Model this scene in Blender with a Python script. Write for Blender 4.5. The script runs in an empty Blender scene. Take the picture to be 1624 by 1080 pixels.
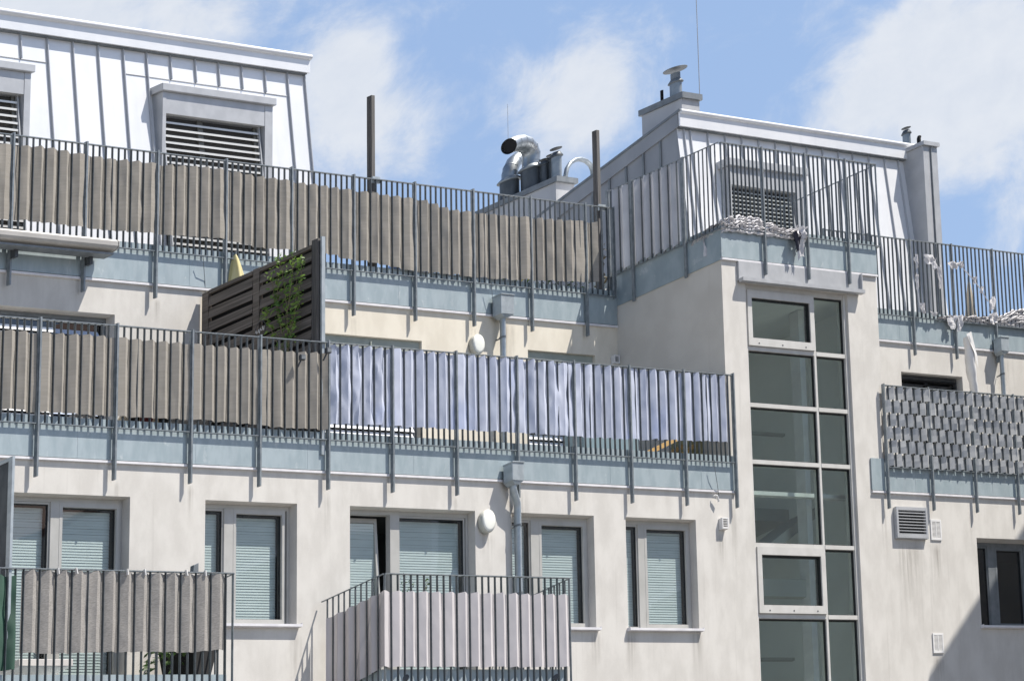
import bpy, math, random
from mathutils import Vector, Matrix, noise as mnoise
rnd = random.Random(7)
scene = bpy.context.scene
col = scene.collection
# ------------------------------------------------------------------ camera (long lens, shifted, far down the street)
W0, H0 = 1624.0, 1080.0
FPX, CX, CY = 8005.854430787745, 7006.59618915, -4487.24407189
RM = Matrix(((-0.005132040032475554, -0.9086340453799492, -0.41756177236616554),
             (0.5696265058660112, 0.3405415803932969, -0.7480354776600605),
             (0.8218876480273835, -0.24169320139322098, 0.5158343633573782)))
CAM = Vector((-83.18841529648192, -44.76774234486411, -22.75872782341287))
RT = RM.transposed()

def ray(px, py):
    return RT @ Vector(((px - CX) / FPX, (py - CY) / FPX, 1.0))

def on(px, py, n, d):
    """point of the plane n.p = d that the survey photo shows at px, py"""
    r = ray(px, py); n = Vector(n)
    return CAM + r * ((d - n.dot(CAM)) / n.dot(r))

def aY(px, py, Y): return on(px, py, (0, 1, 0), Y)
def aX(px, py, X): return on(px, py, (1, 0, 0), X)
def aZ(px, py, Z): return on(px, py, (0, 0, 1), Z)

cd = bpy.data.cameras.new('camera')
cam = bpy.data.objects.new('camera', cd)
col.objects.link(cam)
m3 = Matrix((RM[0], -Vector(RM[1]), -Vector(RM[2]))).transposed()
cam.matrix_world = Matrix.Translation(CAM) @ m3.to_4x4()
cd.sensor_fit = 'HORIZONTAL'; cd.sensor_width = 36.0
cd.lens = FPX / W0 * 36.0
cd.shift_x = (W0 / 2 - CX) / W0
cd.shift_y = (CY - H0 / 2) / W0
cd.clip_start = 1.0; cd.clip_end = 3000.0
scene.camera = cam

# ------------------------------------------------------------------ materials
MATS = {}
def nodes_of(name):
    m = bpy.data.materials.new(name); m.use_nodes = True
    nt = m.node_tree; nt.nodes.clear()
    return m, nt

def mat(name, c1, c2=None, rough=.6, metal=0., scale=(8, 8, 8), detail=4, contrast=(.35, .65), bump=0., bscale=(60, 60, 60), bdist=.004,
        streak=None, spec=.5, trans=0., coat=0.):
    """base colour c1..c2 over noise, optional streaks (colour, scale, lo, hi, amount) and noise bump"""
    m, nt = nodes_of(name); N, L = nt.nodes, nt.links
    out = N.new('ShaderNodeOutputMaterial'); b = N.new('ShaderNodeBsdfPrincipled')
    b.inputs['Roughness'].default_value = rough; b.inputs['Metallic'].default_value = metal
    b.inputs['Specular IOR Level'].default_value = spec
    if coat: b.inputs['Coat Weight'].default_value = coat
    tc = N.new('ShaderNodeTexCoord')
    def noise(sc, det=4, rg=.55, dist=0.):
        mp = N.new('ShaderNodeMapping'); mp.inputs['Scale'].default_value = sc
        L.new(tc.outputs['Object'], mp.inputs['Vector'])
        n = N.new('ShaderNodeTexNoise'); n.inputs['Scale'].default_value = 1.; n.inputs['Detail'].default_value = det
        n.inputs['Roughness'].default_value = rg; n.inputs['Distortion'].default_value = dist
        L.new(mp.outputs['Vector'], n.inputs['Vector'])
        return n.outputs['Fac']
    def ramp(fac, lo, hi):
        r = N.new('ShaderNodeMapRange'); r.interpolation_type = 'SMOOTHSTEP'
        r.inputs['From Min'].default_value = lo; r.inputs['From Max'].default_value = hi
        L.new(fac, r.inputs['Value']); return r.outputs['Result']
    def mix(fac, a, c):
        x = N.new('ShaderNodeMix'); x.data_type = 'RGBA'
        L.new(fac, x.inputs['Factor'])
        for s, v in ((x.inputs[6], a), (x.inputs[7], c)):
            if isinstance(v, tuple): s.default_value = (*v[:3], 1)
            else: L.new(v, s)
        return x.outputs[2]
    colr = c1
    if c2 is not None: colr = mix(ramp(noise(scale, detail), *contrast), c1, c2)
    if streak:
        for (sc_, ss, lo, hi, am) in streak:
            f = ramp(noise(ss, 5, .6, .4), lo, hi)
            mm = N.new('ShaderNodeMath'); mm.operation = 'MULTIPLY'; mm.inputs[1].default_value = am
            L.new(f, mm.inputs[0]); colr = mix(mm.outputs[0], colr, sc_)
    if isinstance(colr, tuple): b.inputs['Base Color'].default_value = (*colr[:3], 1)
    else: L.new(colr, b.inputs['Base Color'])
    if bump:
        bp = N.new('ShaderNodeBump'); bp.inputs['Strength'].default_value = bump; bp.inputs['Distance'].default_value = bdist
        L.new(noise(bscale, 6, .65), bp.inputs['Height']); L.new(bp.outputs['Normal'], b.inputs['Normal'])
    sh = b.outputs['BSDF']
    if trans:
        t = N.new('ShaderNodeBsdfTranslucent')
        if isinstance(colr, tuple): t.inputs['Color'].default_value = (*colr[:3], 1)
        else: L.new(colr, t.inputs['Color'])
        mx = N.new('ShaderNodeMixShader'); mx.inputs[0].default_value = trans
        L.new(sh, mx.inputs[1]); L.new(t.outputs[0], mx.inputs[2]); sh = mx.outputs[0]
    L.new(sh, out.inputs['Surface'])
    MATS[name] = m
    return m

def glass(name, tint, ior=1.5, gloss=1.0, refl=.08):
    m, nt = nodes_of(name); N, L = nt.nodes, nt.links
    out = N.new('ShaderNodeOutputMaterial')
    t = N.new('ShaderNodeBsdfTransparent'); t.inputs['Color'].default_value = (*tint, 1)
    g = N.new('ShaderNodeBsdfGlossy'); g.inputs['Roughness'].default_value = .015
    g.inputs['Color'].default_value = (gloss, gloss, gloss, 1)
    lw = N.new('ShaderNodeLayerWeight'); lw.inputs['Blend'].default_value = .5
    pw = N.new('ShaderNodeMath'); pw.operation = 'POWER'; pw.inputs[1].default_value = 5.0; L.new(lw.outputs['Facing'], pw.inputs[0])
    f = N.new('ShaderNodeMath'); f.operation = 'MULTIPLY_ADD'; f.inputs[1].default_value = 1 - refl; f.inputs[2].default_value = refl; L.new(pw.outputs[0], f.inputs[0])
    tc = N.new('ShaderNodeTexCoord'); n = N.new('ShaderNodeTexNoise'); n.inputs['Scale'].default_value = 1.3; n.inputs['Detail'].default_value = 1
    bp = N.new('ShaderNodeBump'); bp.inputs['Strength'].default_value = .08; bp.inputs['Distance'].default_value = .02
    L.new(tc.outputs['Object'], n.inputs['Vector']); L.new(n.outputs['Fac'], bp.inputs['Height'])
    L.new(bp.outputs['Normal'], g.inputs['Normal'])
    mx = N.new('ShaderNodeMixShader')
    L.new(f.outputs[0], mx.inputs[0]); L.new(t.outputs[0], mx.inputs[1]); L.new(g.outputs[0], mx.inputs[2])
    L.new(mx.outputs[0], out.inputs['Surface'])
    return m

M_PLASTER = mat('plaster', (.485, .465, .432), (.55, .53, .495), .9, scale=(3, 3, 2), bump=.35, bscale=(110, 110, 110), bdist=.004,
                streak=[((.335, .318, .29), (11, 11, .45), .56, .8, .40), ((.40, .382, .352), (1.7, 1.7, 1.2), .52, .75, .24), ((.60, .575, .53), (75, 75, 75), .56, .72, .55), ((.29, .272, .24), (95, 95, 95), .58, .74, .5), ((.30, .28, .245), (26, 26, 1.1), .66, .8, .5)], spec=.2)
M_CREAM = mat('cream_plaster', (.56, .515, .43), (.625, .58, .49), .9, scale=(3, 3, 2), bump=.35, bscale=(110, 110, 110), bdist=.004,
              streak=[((.41, .36, .28), (9, 9, .5), .58, .8, .3), ((.68, .62, .50), (90, 90, 90), .6, .8, .4)], spec=.2)
M_SIDEW = mat('tower_side_plaster', (.53, .50, .448), (.58, .55, .495), .9, scale=(3, 3, 2), bump=.35, bscale=(110, 110, 110), bdist=.004, streak=[((.42, .38, .32), (9, 9, .5), .6, .8, .35), ((.66, .63, .57), (75, 75, 75), .58, .74, .4)], spec=.2)
M_GALV = mat('galvanised_sheet', (.285, .345, .368), (.345, .405, .428), .5, .25, scale=(6, 6, 3), bump=.08, bscale=(25, 25, 25), bdist=.01,
             streak=[((.52, .55, .55), (8, 8, 5), .62, .72, .5), ((.24, .275, .30), (2, 2, .6), .5, .8, .45)])
M_STEEL = mat('railing_steel', (.068, .08, .088), (.105, .118, .126), .45, .35, scale=(25, 25, 12))
M_POST = mat('post_steel', (.165, .188, .202), (.235, .258, .27), .45, .35, scale=(25, 25, 12), streak=[((.38, .40, .41), (30, 30, 9), .62, .75, .5)])
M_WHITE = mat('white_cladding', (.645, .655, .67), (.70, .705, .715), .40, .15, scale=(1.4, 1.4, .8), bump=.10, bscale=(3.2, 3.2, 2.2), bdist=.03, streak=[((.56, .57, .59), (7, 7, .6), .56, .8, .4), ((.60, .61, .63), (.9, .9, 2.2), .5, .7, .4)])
M_SEAM = mat('cladding_seam', (.40, .415, .44), None, .45, .2)
M_SIDECLAD = mat('shade_toned_cladding', (.215, .225, .24), (.26, .27, .285), .5, .1, scale=(2, 2, 1), streak=[((.18, .19, .205), (6, 6, .5), .55, .8, .45)])  # gable side of the cladding; its shade is put into the colour
M_CHIM = mat('chimney_cladding', (.33, .335, .345), (.39, .395, .405), .5, .1, scale=(2, 2, 1), streak=[((.26, .27, .28), (6, 6, .5), .55, .8, .45)])
M_TRIM = mat('white_trim', (.66, .65, .66), (.58, .57, .59), .45, 0, scale=(5, 5, 5))
M_LTGREY = mat('light_grey_metal', (.375, .383, .395), (.43, .438, .45), .45, .2, scale=(4, 4, 4))
M_MIDGREY = mat('mid_grey_metal', (.14, .155, .165), (.185, .20, .21), .5, .3, scale=(8, 8, 8))
M_DARK = mat('dark_metal', (.045, .05, .058), (.07, .075, .08), .5, .3, scale=(10, 10, 10))
M_FRAME = mat('window_frame', (.35, .345, .325), (.39, .385, .365), .45, 0, scale=(4, 4, 4))
M_SFRAME = mat('stair_frame', (.47, .46, .435), (.52, .51, .485), .45, 0, scale=(4, 4, 4))
M_FRAMED = mat('dark_frame', (.10, .10, .09), None, .6)
M_GASKET = mat('gasket', (.012, .013, .014), None, .7)
M_BLIND = mat('blind', (.53, .60, .59), (.59, .655, .645), .6, scale=(2, 2, 30), trans=.1)
M_WBLIND = mat('white_shutter', (.82, .82, .82), None, .5)
M_FLUE = mat('flue_steel', (.20, .23, .25), (.27, .30, .32), .42, .4, scale=(9, 9, 9), streak=[((.15, .17, .185), (12, 12, 1.5), .5, .8, .45)])
M_DBLIND = mat('dark_slats', (.62, .61, .58), (.68, .67, .63), .4, .3, scale=(3, 3, 3))
M_GLASS = glass('window_glass', (.87, .905, .905), refl=.09)
M_SGLASS = glass('stair_glass', (.80, .895, .85), refl=.12)
M_DGLASS = glass('dark_glass', (.3, .33, .33), 1.5)
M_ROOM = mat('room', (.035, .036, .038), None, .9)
M_STAIR = mat('stair_interior', (.74, .75, .74), (.80, .81, .80), .8, scale=(1, 1, 1))
M_STAIRD = mat('stair_interior_dark', (.38, .39, .375), None, .8)
M_TAUPE = mat('taupe_cloth', (.270, .250, .219), (.293, .272, .241), .95, scale=(2.5, 2.5, 40), bump=.25, bscale=(60, 60, 300), bdist=.003, trans=.12, spec=.1,
              streak=[((.34, .312, .275), (5, 5, 2), .55, .75, .35), ((.21, .19, .165), (1, 1, .7), .55, .8, .35)])
M_BLUE = mat('lavender_cloth', (.41, .445, .55), (.47, .50, .595), .8, scale=(3, 3, 3), streak=[((.20, .27, .50), (1.6, 1.6, .7), .55, .72, .45)], bump=.15, bscale=(9, 9, 5), bdist=.02, trans=.12, spec=.2)  # blue blotches paint in the shade of the gathered sheet
M_GREYCL = mat('grey_heather_cloth', (.225, .212, .198), (.33, .312, .292), .95, scale=(30, 30, 160), contrast=(.3, .7), bump=.4, bscale=(40, 40, 240), bdist=.004, trans=.1, spec=.1,
               streak=[((.25, .235, .22), (2, 2, 18), .52, .75, .45)])
M_MAUVE = mat('mauve_cloth', (.47, .445, .45), (.53, .50, .505), .85, scale=(2, 2, 1), bump=.1, bscale=(8, 8, 5), bdist=.02, trans=.12, spec=.2)
M_GREEN = mat('green_cloth', (.008, .048, .03), (.012, .065, .04), .8, scale=(4, 4, 2), trans=.1)
M_PALECL = mat('pale_crumpled_cloth', (.52, .51, .525), (.66, .65, .66), .9, scale=(9, 9, 9), bump=.5, bscale=(18, 18, 40), bdist=.03, trans=.15)
M_SIDECL = mat('pale_side_cloth', (.46, .47, .50), (.52, .53, .56), .85, scale=(3, 3, 3), trans=.22)
M_STRIP = mat('woven_grey_strip', (.345, .35, .35), (.40, .405, .405), .55, scale=(3, 3, 20), bump=.1, bscale=(10, 10, 10), bdist=.01)
M_WOOD = mat('weathered_dark_wood', (.078, .066, .055), (.185, .16, .136), .9, scale=(3, 2.2, 45), contrast=(.25, .75), bump=.5, bscale=(4, 3, 120), bdist=.006,
             streak=[((.045, .04, .035), (2, 1.5, 30), .5, .7, .5)])
M_POSTWOOD = mat('grey_post_wood', (.055, .052, .05), (.125, .119, .113), .9, scale=(60, 60, 2), contrast=(.25, .75), bump=.5, bscale=(90, 90, 3), bdist=.006)
M_ZINC = mat('zinc', (.32, .36, .38), (.40, .44, .46), .42, .35, scale=(9, 9, 9), streak=[((.26, .29, .31), (12, 12, 1.5), .5, .8, .4)])
M_DUCT = mat('bright_duct', (.30, .325, .335), (.40, .42, .43), .40, .85, scale=(10, 10, 10), bump=.05, bscale=(9, 9, 9), bdist=.02)
M_POT = mat('vent_sleeve', (.055, .065, .073), (.085, .096, .105), .5, .3, scale=(12, 12, 4))
M_BLACK = mat('black_inside', (.006, .006, .007), None, .9)
M_WPLASTIC = mat('white_plastic', (.66, .65, .635), (.61, .60, .585), .5, scale=(6, 6, 6))
M_LAMP = mat('lamp_glass', (.78, .78, .72), (.74, .74, .68), .35, scale=(4, 4, 4))
M_LAMPRIM = mat('lamp_rim', (.44, .44, .40), None, .5)
M_AWN = mat('awning_case', (.34, .325, .30), (.385, .37, .345), .5, .1, scale=(3, 3, 3))
M_YELLOW = mat('yellow_parasol_cloth', (.60, .52, .25), (.70, .63, .36), .9, scale=(14, 14, 3), trans=.2)
M_CREAMCL = mat('cream_parasol_cloth', (.58, .52, .42), (.40, .36, .30), .9, scale=(8, 8, 2), trans=.15)
M_LEAF = mat('leaf', (.07, .15, .025), (.20, .31, .06), .6, scale=(9, 9, 9), trans=.25)
M_LEAFD = mat('dark_leaf', (.03, .07, .018), (.07, .12, .03), .6, scale=(9, 9, 9), trans=.2)
M_STEM = mat('stem', (.14, .12, .06), (.20, .17, .10), .9, scale=(30, 30, 5))
M_FLOWER = mat('yellow_petals', (.75, .52, .03), (.85, .66, .08), .7, scale=(30, 30, 30), trans=.2)
M_REDCL = mat('dark_red_cushion', (.12, .012, .015), None, .9)
M_CREAMCU = mat('cream_cushion', (.62, .54, .40), (.55, .47, .34), .9, scale=(20, 20, 20))
M_OLIVE = mat('olive_cushion', (.22, .20, .10), (.26, .24, .13), .9, scale=(10, 10, 10))
M_TIMBER = mat('yellow_timber', (.48, .30, .10), (.55, .36, .14), .8, scale=(3, 40, 40))
M_BLUETARP = mat('blue_tarp', (.16, .30, .62), (.22, .36, .68), .6, scale=(3, 3, 3))
M_GROUND = mat('ground', (.20, .195, .185), (.26, .25, .24), .95, scale=(.4, .4, .4), bump=.2)
M_HOUSE = mat('shadow_house_render', (.40, .385, .36), (.46, .445, .42), .9, scale=(1, 1, 1))
M_ROOFT = mat('roof_tiles', (.12, .06, .045), (.16, .08, .06), .9, scale=(3, 3, 3))

# ------------------------------------------------------------------ mesh helpers
def tag(o, label=None, cat=None, group=None, kind=None):
    if label: o['label'] = label
    if cat: o['category'] = cat
    if group: o['group'] = group
    if kind: o['kind'] = kind
    return o

def empty(name, loc, label=None, cat=None, group=None):
    o = bpy.data.objects.new(name, None); o.location = loc; o.empty_display_size = .2
    col.objects.link(o); return tag(o, label, cat, group)

def adopt(o, parent):
    if parent is not None:
        o.parent = parent
        if parent.type == 'EMPTY': o.matrix_parent_inverse = Matrix.Translation(parent.location).inverted()
    return o

class MB:
    def __init__(s): s.v = []; s.f = []; s.sm = []
    def add(s, vs, fs, smooth=False):
        b = len(s.v); s.v += [tuple(p) for p in vs]; s.f += [tuple(i + b for i in f) for f in fs]; s.sm += [smooth] * len(fs); return s
    def box(s, x0, x1, y0, y1, z0, z1):
        x0, x1 = min(x0, x1), max(x0, x1); y0, y1 = min(y0, y1), max(y0, y1); z0, z1 = min(z0, z1), max(z0, z1)
        return s.add([(x0, y0, z0), (x1, y0, z0), (x1, y1, z0), (x0, y1, z0), (x0, y0, z1), (x1, y0, z1), (x1, y1, z1), (x0, y1, z1)],
                     [(0, 3, 2, 1), (4, 5, 6, 7), (0, 1, 5, 4), (1, 2, 6, 5), (2, 3, 7, 6), (3, 0, 4, 7)])
    def hexa(s, p):   # 8 corners: bottom loop, top loop
        return s.add(p, [(0, 3, 2, 1), (4, 5, 6, 7), (0, 1, 5, 4), (1, 2, 6, 5), (2, 3, 7, 6), (3, 0, 4, 7)])
    def quad(s, a, b, c, d): return s.add([a, b, c, d], [(0, 1, 2, 3)])
    def poly(s, pts): return s.add(pts, [tuple(range(len(pts)))])
    def prism(s, pts, vec):
        n = len(pts); v = Vector(vec); q = [Vector(p) for p in pts]
        return s.add(q + [p + v for p in q], [tuple(range(n))[::-1], tuple(range(n, 2 * n))] + [(i, (i + 1) % n, n + (i + 1) % n, n + i) for i in range(n)])
    def beam(s, a, b, w, h, up=(0, 0, 1)):
        a, b = Vector(a), Vector(b); d = (b - a).normalized(); up = Vector(up)
        sx = d.cross(up).normalized() * w / 2; sz = sx.cross(d).normalized() * h / 2
        return s.hexa([a - sx - sz, a + sx - sz, b + sx - sz, b - sx - sz, a - sx + sz, a + sx + sz, b + sx + sz, b - sx + sz])
    def tube(s, pts, r, n=12, caps=True, smooth=True):
        pts = [Vector(p) for p in pts]; rs = r if isinstance(r, (list, tuple)) else [r] * len(pts)
        vs = []; fs = []; ref = None
        for i, p in enumerate(pts):
            t = (pts[min(i + 1, len(pts) - 1)] - pts[max(i - 1, 0)]).normalized()
            if ref is None: ref = t.cross(Vector((.31, .82, .47))).normalized()
            ref = (ref - t * ref.dot(t)).normalized(); bi = t.cross(ref)
            for k in range(n):
                a = 2 * math.pi * k / n; vs.append(p + (ref * math.cos(a) + bi * math.sin(a)) * rs[i])
        for i in range(len(pts) - 1):
            for k in range(n):
                fs.append((i * n + k, i * n + (k + 1) % n, (i + 1) * n + (k + 1) % n, (i + 1) * n + k))
        s.add(vs, fs, smooth)
        if caps: s.add(vs[:n], [tuple(range(n))[::-1]]); s.add(vs[-n:], [tuple(range(n))])
        return s
    def lathe(s, prof, c, n=28, axis='z', smooth=True):
        vs = []; fs = []; c = Vector(c)
        for (r, h) in prof:
            for k in range(n):
                a = 2 * math.pi * k / n; u, v = r * math.cos(a), r * math.sin(a)
                vs.append(c + (Vector((u, v, h)) if axis == 'z' else Vector((u, -h, v))))
        for i in range(len(prof) - 1):
            for k in range(n): fs.append((i * n + k, i * n + (k + 1) % n, (i + 1) * n + (k + 1) % n, (i + 1) * n + k))
        s.add(vs, fs, smooth); s.add(vs[:n], [tuple(range(n))[::-1]]); s.add(vs[-n:], [tuple(range(n))])
        return s
    def mesh(s, name, m):
        me = bpy.data.meshes.new(name); me.from_pydata(s.v, [], s.f)
        me.polygons.foreach_set('use_smooth', s.sm); me.materials.append(m); me.update(); return me
    def build(s, name, m, parent=None, **kw):
        o = bpy.data.objects.new(name, s.mesh(name, m)); col.objects.link(o); adopt(o, parent)
        return tag(o, **kw)

def bevel(o, w, seg=2):
    b = o.modifiers.new('bevel', 'BEVEL'); b.width = w; b.segments = seg; b.limit_method = 'ANGLE'; b.angle_limit = math.radians(40)
    return o

# ------------------------------------------------------------------ levels and planes (metres, facade plane is Y = 0)
Y_UP = 1.345                       # upper storey wall
XT = -0.026                        # left face of the stair tower
XTR = 3.77                         # right face of the stair tower
Z_LOW, Z_UP, Z_TOW, Z_UPR, Z_LOWR = 0.0, 2.73, 3.01, 2.878, 0.097   # underside of each white drip strip
GROUND = CAM.z - 1.7
XL, XR = -22.0, 24.0               # ends of the building
FL_LOW, FL_LOWR = Z_LOW + .30, Z_LOWR + .30   # terrace floors
FL_UP, FL_TOW, FL_UPR = Z_UP + .36, Z_TOW + .32, Z_UPR + .34

B = empty('apartment_building', (0, 0, GROUND), 'pale rendered apartment building with stepped roof terraces, white metal penthouses and a glazed stair tower', 'building')

def wall_holes(mb, x0, x1, z0, z1, Y, holes, depth=.16):
    xs = sorted({x0, x1, *[h[0] for h in holes], *[h[1] for h in holes]}); xs = [x for x in xs if x0 <= x <= x1]
    zs = sorted({z0, z1, *[h[2] for h in holes], *[h[3] for h in holes]}); zs = [z for z in zs if z0 <= z <= z1]
    for i in range(len(xs) - 1):
        for j in range(len(zs) - 1):
            xm, zm = (xs[i] + xs[i + 1]) / 2, (zs[j] + zs[j + 1]) / 2
            if any(h[0] < xm < h[1] and h[2] < zm < h[3] for h in holes): continue
            mb.quad((xs[i], Y, zs[j]), (xs[i + 1], Y, zs[j]), (xs[i + 1], Y, zs[j + 1]), (xs[i], Y, zs[j + 1]))
    for (a, b, c, d) in holes:
        e = Y + depth
        mb.quad((a, Y, c), (a, Y, d), (a, e, d), (a, e, c)); mb.quad((b, Y, c), (b, e, c), (b, e, d), (b, Y, d))
        mb.quad((a, Y, d), (b, Y, d), (b, e, d), (a, e, d)); mb.quad((a, Y, c), (a, e, c), (b, e, c), (b, Y, c))

def hx(px, py, Y=0.): return aY(px, py, Y).x
def hz(px, py, Y=0.): return aY(px, py, Y).z

# openings of the front wall (x0, x1, z0, z1)
zl = hz(640, 805.5)                        # lintel height, common
zs_ = hz(1050, 994)                        # sill height
LINT = (hz(205, 792) + hz(470, 801) + hz(753, 808) + hz(942, 816) + hz(1104, 821)) / 5
SILL = (hz(470, 998) + hz(942, 995.5) + hz(1105, 994)) / 3
FLOOR1 = SILL - .62
W1 = (hx(-52, 792), hx(205.5, 840), FLOOR1, LINT)
W2 = (hx(325, 850), hx(471, 850), SILL, LINT)
W3 = (hx(555, 850), hx(753.8, 850), FLOOR1, LINT)
W4 = (hx(812, 860), hx(942.6, 860), SILL, LINT)
W5 = (hx(993, 860), hx(1104.5, 860), SILL, LINT)
WS = (hx(1189, 640), hx(1352, 640), Z_TOW - .62, -9.0)
WS = (WS[0], WS[1], -9.0, hz(1240, 455))
WR = (hx(1551.5, 900), hx(1720, 900), hz(1560, 993), hz(1560, 853))

fw = MB()
wall_holes(fw, XL, XT + .0, GROUND, FL_LOW, 0., [W1, W2, W3, W4, W5], .155)
wall_holes(fw, XT, XTR, GROUND, FL_TOW - .05, 0., [WS], .12)
wall_holes(fw, XTR, XR, GROUND, FL_LOWR, 0., [WR], .17)
fw.quad((XL, 12, GROUND), (XL, 0, GROUND), (XL, 0, FL_LOW), (XL, 12, FL_LOW))
fw.quad((XR, 0, GROUND), (XR, 12, GROUND), (XR, 12, FL_LOWR), (XR, 0, FL_LOWR))
facade = fw.build('front_wall', M_PLASTER, B)

# upper storey walls
UL = (hx(-70, 486, Y_UP), hx(181.5, 530, Y_UP), FL_LOW + .02, (hz(0, 485.5, Y_UP) + hz(181, 497.6, Y_UP)) / 2)
UMz = (hz(668, 540, Y_UP) + hz(517, 528, Y_UP) + hz(944, 564, Y_UP) + hz(838, 555, Y_UP)) / 4
UM = (hx(500, 540, Y_UP), hx(669, 560, Y_UP), FL_LOW + .02, UMz)
UR = (hx(837.5, 575, Y_UP), hx(944, 575, Y_UP), FL_LOW + .02, UMz)
RU = (hx(1429.5, 600, Y_UP), hx(1526.5, 605, Y_UP), FL_LOWR + .02, (hz(1429, 589.7, Y_UP) + hz(1526, 597, Y_UP)) / 2)
PARTX = aY(514, 545, -.05).x               # the timber screen
u1 = MB(); wall_holes(u1, XL, PARTX, FL_LOW, FL_UP, Y_UP, [UL], .16); u1.build('upper_wall', M_PLASTER, B)
u2 = MB(); wall_holes(u2, PARTX, XT, FL_LOW, FL_UP, Y_UP, [UM, UR], .13)
u2.build('upper_wall', M_CREAM, B, label='cream stretch of the upper wall')
u3 = MB(); u3.quad((XT, 0, FL_LOW), (XT, 0, FL_TOW - .05), (XT, Y_UP + .4, FL_TOW - .05), (XT, Y_UP + .4, FL_LOW))
u3.build('tower_side_wall', M_SIDEW, B); u3 = MB()
u3.quad((XTR, 0, FL_LOWR), (XTR, Y_UP, FL_LOWR), (XTR, Y_UP, FL_TOW - .05), (XTR, 0, FL_TOW - .05))
u3.build('tower_side_wall', M_CREAM, B)
u4 = MB(); wall_holes(u4, XTR, XR, FL_LOWR, FL_UPR, Y_UP, [RU], .14); u4.build('upper_wall', M_PLASTER, B)
# terrace slabs
sl = MB(); sl.box(XL, XT - .003, -.012, Y_UP - .002, FL_LOW - .15, FL_LOW - .003); sl.build('terrace_slab', M_LTGREY, B)
sl = MB(); sl.box(XTR + .003, XR, -.012, Y_UP - .002, FL_LOWR - .15, FL_LOWR - .003); sl.build('terrace_slab', M_LTGREY, B)
sl = MB(); sl.box(XL, XT - .003, Y_UP - .012, 9, FL_UP - .15, FL_UP - .003); sl.build('terrace_slab', M_LTGREY, B)
sl = MB(); sl.box(XT + .001, XTR - .001, .003, 9, FL_TOW - .15, FL_TOW - .004); sl.build('terrace_slab', M_LTGREY, B)
sl = MB(); sl.box(XTR + .003, XR, Y_UP - .012, 9, FL_UPR - .15, FL_UPR - .003); sl.build('terrace_slab', M_LTGREY, B)
# rear volume so that no light leaks through the upper storey
rv = MB(); rv.box(XL, XT, Y_UP + 1.6, 9.5, GROUND, FL_UP - .2); rv.box(XT + .01, XR, 2.6, 9.4, GROUND, FL_UPR - .2); rv.build('rear_volume', M_ROOM, B)

# fascias (galvanised) with their white drip strip
def fascia(x0, x1, Y, z, h=.50, th=.016):
    m = MB(); m.box(x0, x1, Y - th, Y - .004, z + .032, z + h)
    m.box(x0, x1, Y - th, Y + .10, z + h, z + h + .012)
    x = x0 + 1.1
    while x < x1 - .4:
        m.box(x, x + .003, Y - th - .0015, Y - th, z + .04, z + h - .005); x += 2.02
    o = m.build('parapet_fascia', M_GALV, B)
    s = MB(); s.box(x0, x1, Y - th - .008, Y - .002, z - .004, z + .020); s.build('drip_strip', M_TRIM, o)
    return o
fascia(XL, XT - .004 + .12, 0., Z_LOW, .455)
fascia(XL, XT - .018, Y_UP, Z_UP, .465)
fascia(XT - .016, XTR + .012, 0., Z_TOW, .46)
fascia(hx(1382, 782), XR, 0., Z_LOWR, .44)
fascia(XTR + .01, XR, Y_UP, Z_UPR, .45)
fs = MB(); fs.box(XT - .016, XT - .003, -.002, Y_UP + .3, Z_TOW + .0, Z_TOW + .46); fs.box(XT - .016, XT + .1, -.002, Y_UP + .3, Z_TOW + .46, Z_TOW + .472)
fs.build('parapet_fascia', M_GALV, B)
# flashing panel over the stair glazing
fx0, fx1 = hx(1172, 430, -.03), hx(1365, 455, -.03)
fzt, fzb = hz(1172, 414, -.03), (hz(1173, 445, -.03) + hz(1366, 464, -.03)) / 2
fl = MB(); fl.box(fx0, fx1, -.028, -.003, fzb, fzt - .0)
lp = MB(); lp.box(fx0 - .005, fx1 + .005, -.085, -.029, fzb - .028, fzb + .02); 
flo = fl.build('flashing', M_LTGREY, B); lp.build('flashing_lip', M_LTGREY, flo)
ep = MB(); ep.box(fx1 - .02, fx1, -.06, -.029, fzb + .021, fzt - .002); ep.build('flashing_end', M_LTGREY, flo)

# ------------------------------------------------------------------ windows
def bars(mb, x0, x1, z0, z1, w, y0, y1):
    mb.box(x0, x0 + w, y0, y1, z0, z1); mb.box(x1 - w, x1, y0, y1, z0, z1)
    mb.box(x0 + w, x1 - w, y0, y1, z1 - w, z1); mb.box(x0 + w, x1 - w, y0, y1, z0, z0 + w)

def slats(x0, x1, z0, z1, y, pitch, width, tilt, lip=0., mb=None):
    mb = mb or MB(); z = z1 - pitch * .5; c, s_ = math.cos(tilt) * width / 2, math.sin(tilt) * width / 2
    while z > z0 + pitch * .3:
        j = rnd.uniform(-.0012, .0012)
        mb.quad((x0, y - c, z - s_ + j), (x1, y - c, z - s_ + j), (x1, y + c, z + s_ + j), (x0, y + c, z + s_ + j))
        if lip: mb.quad((x0, y - c, z - s_ + j - lip), (x1, y - c, z - s_ + j - lip), (x1, y - c, z - s_ + j), (x0, y - c, z - s_ + j))
        z -= pitch
    return mb

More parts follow.
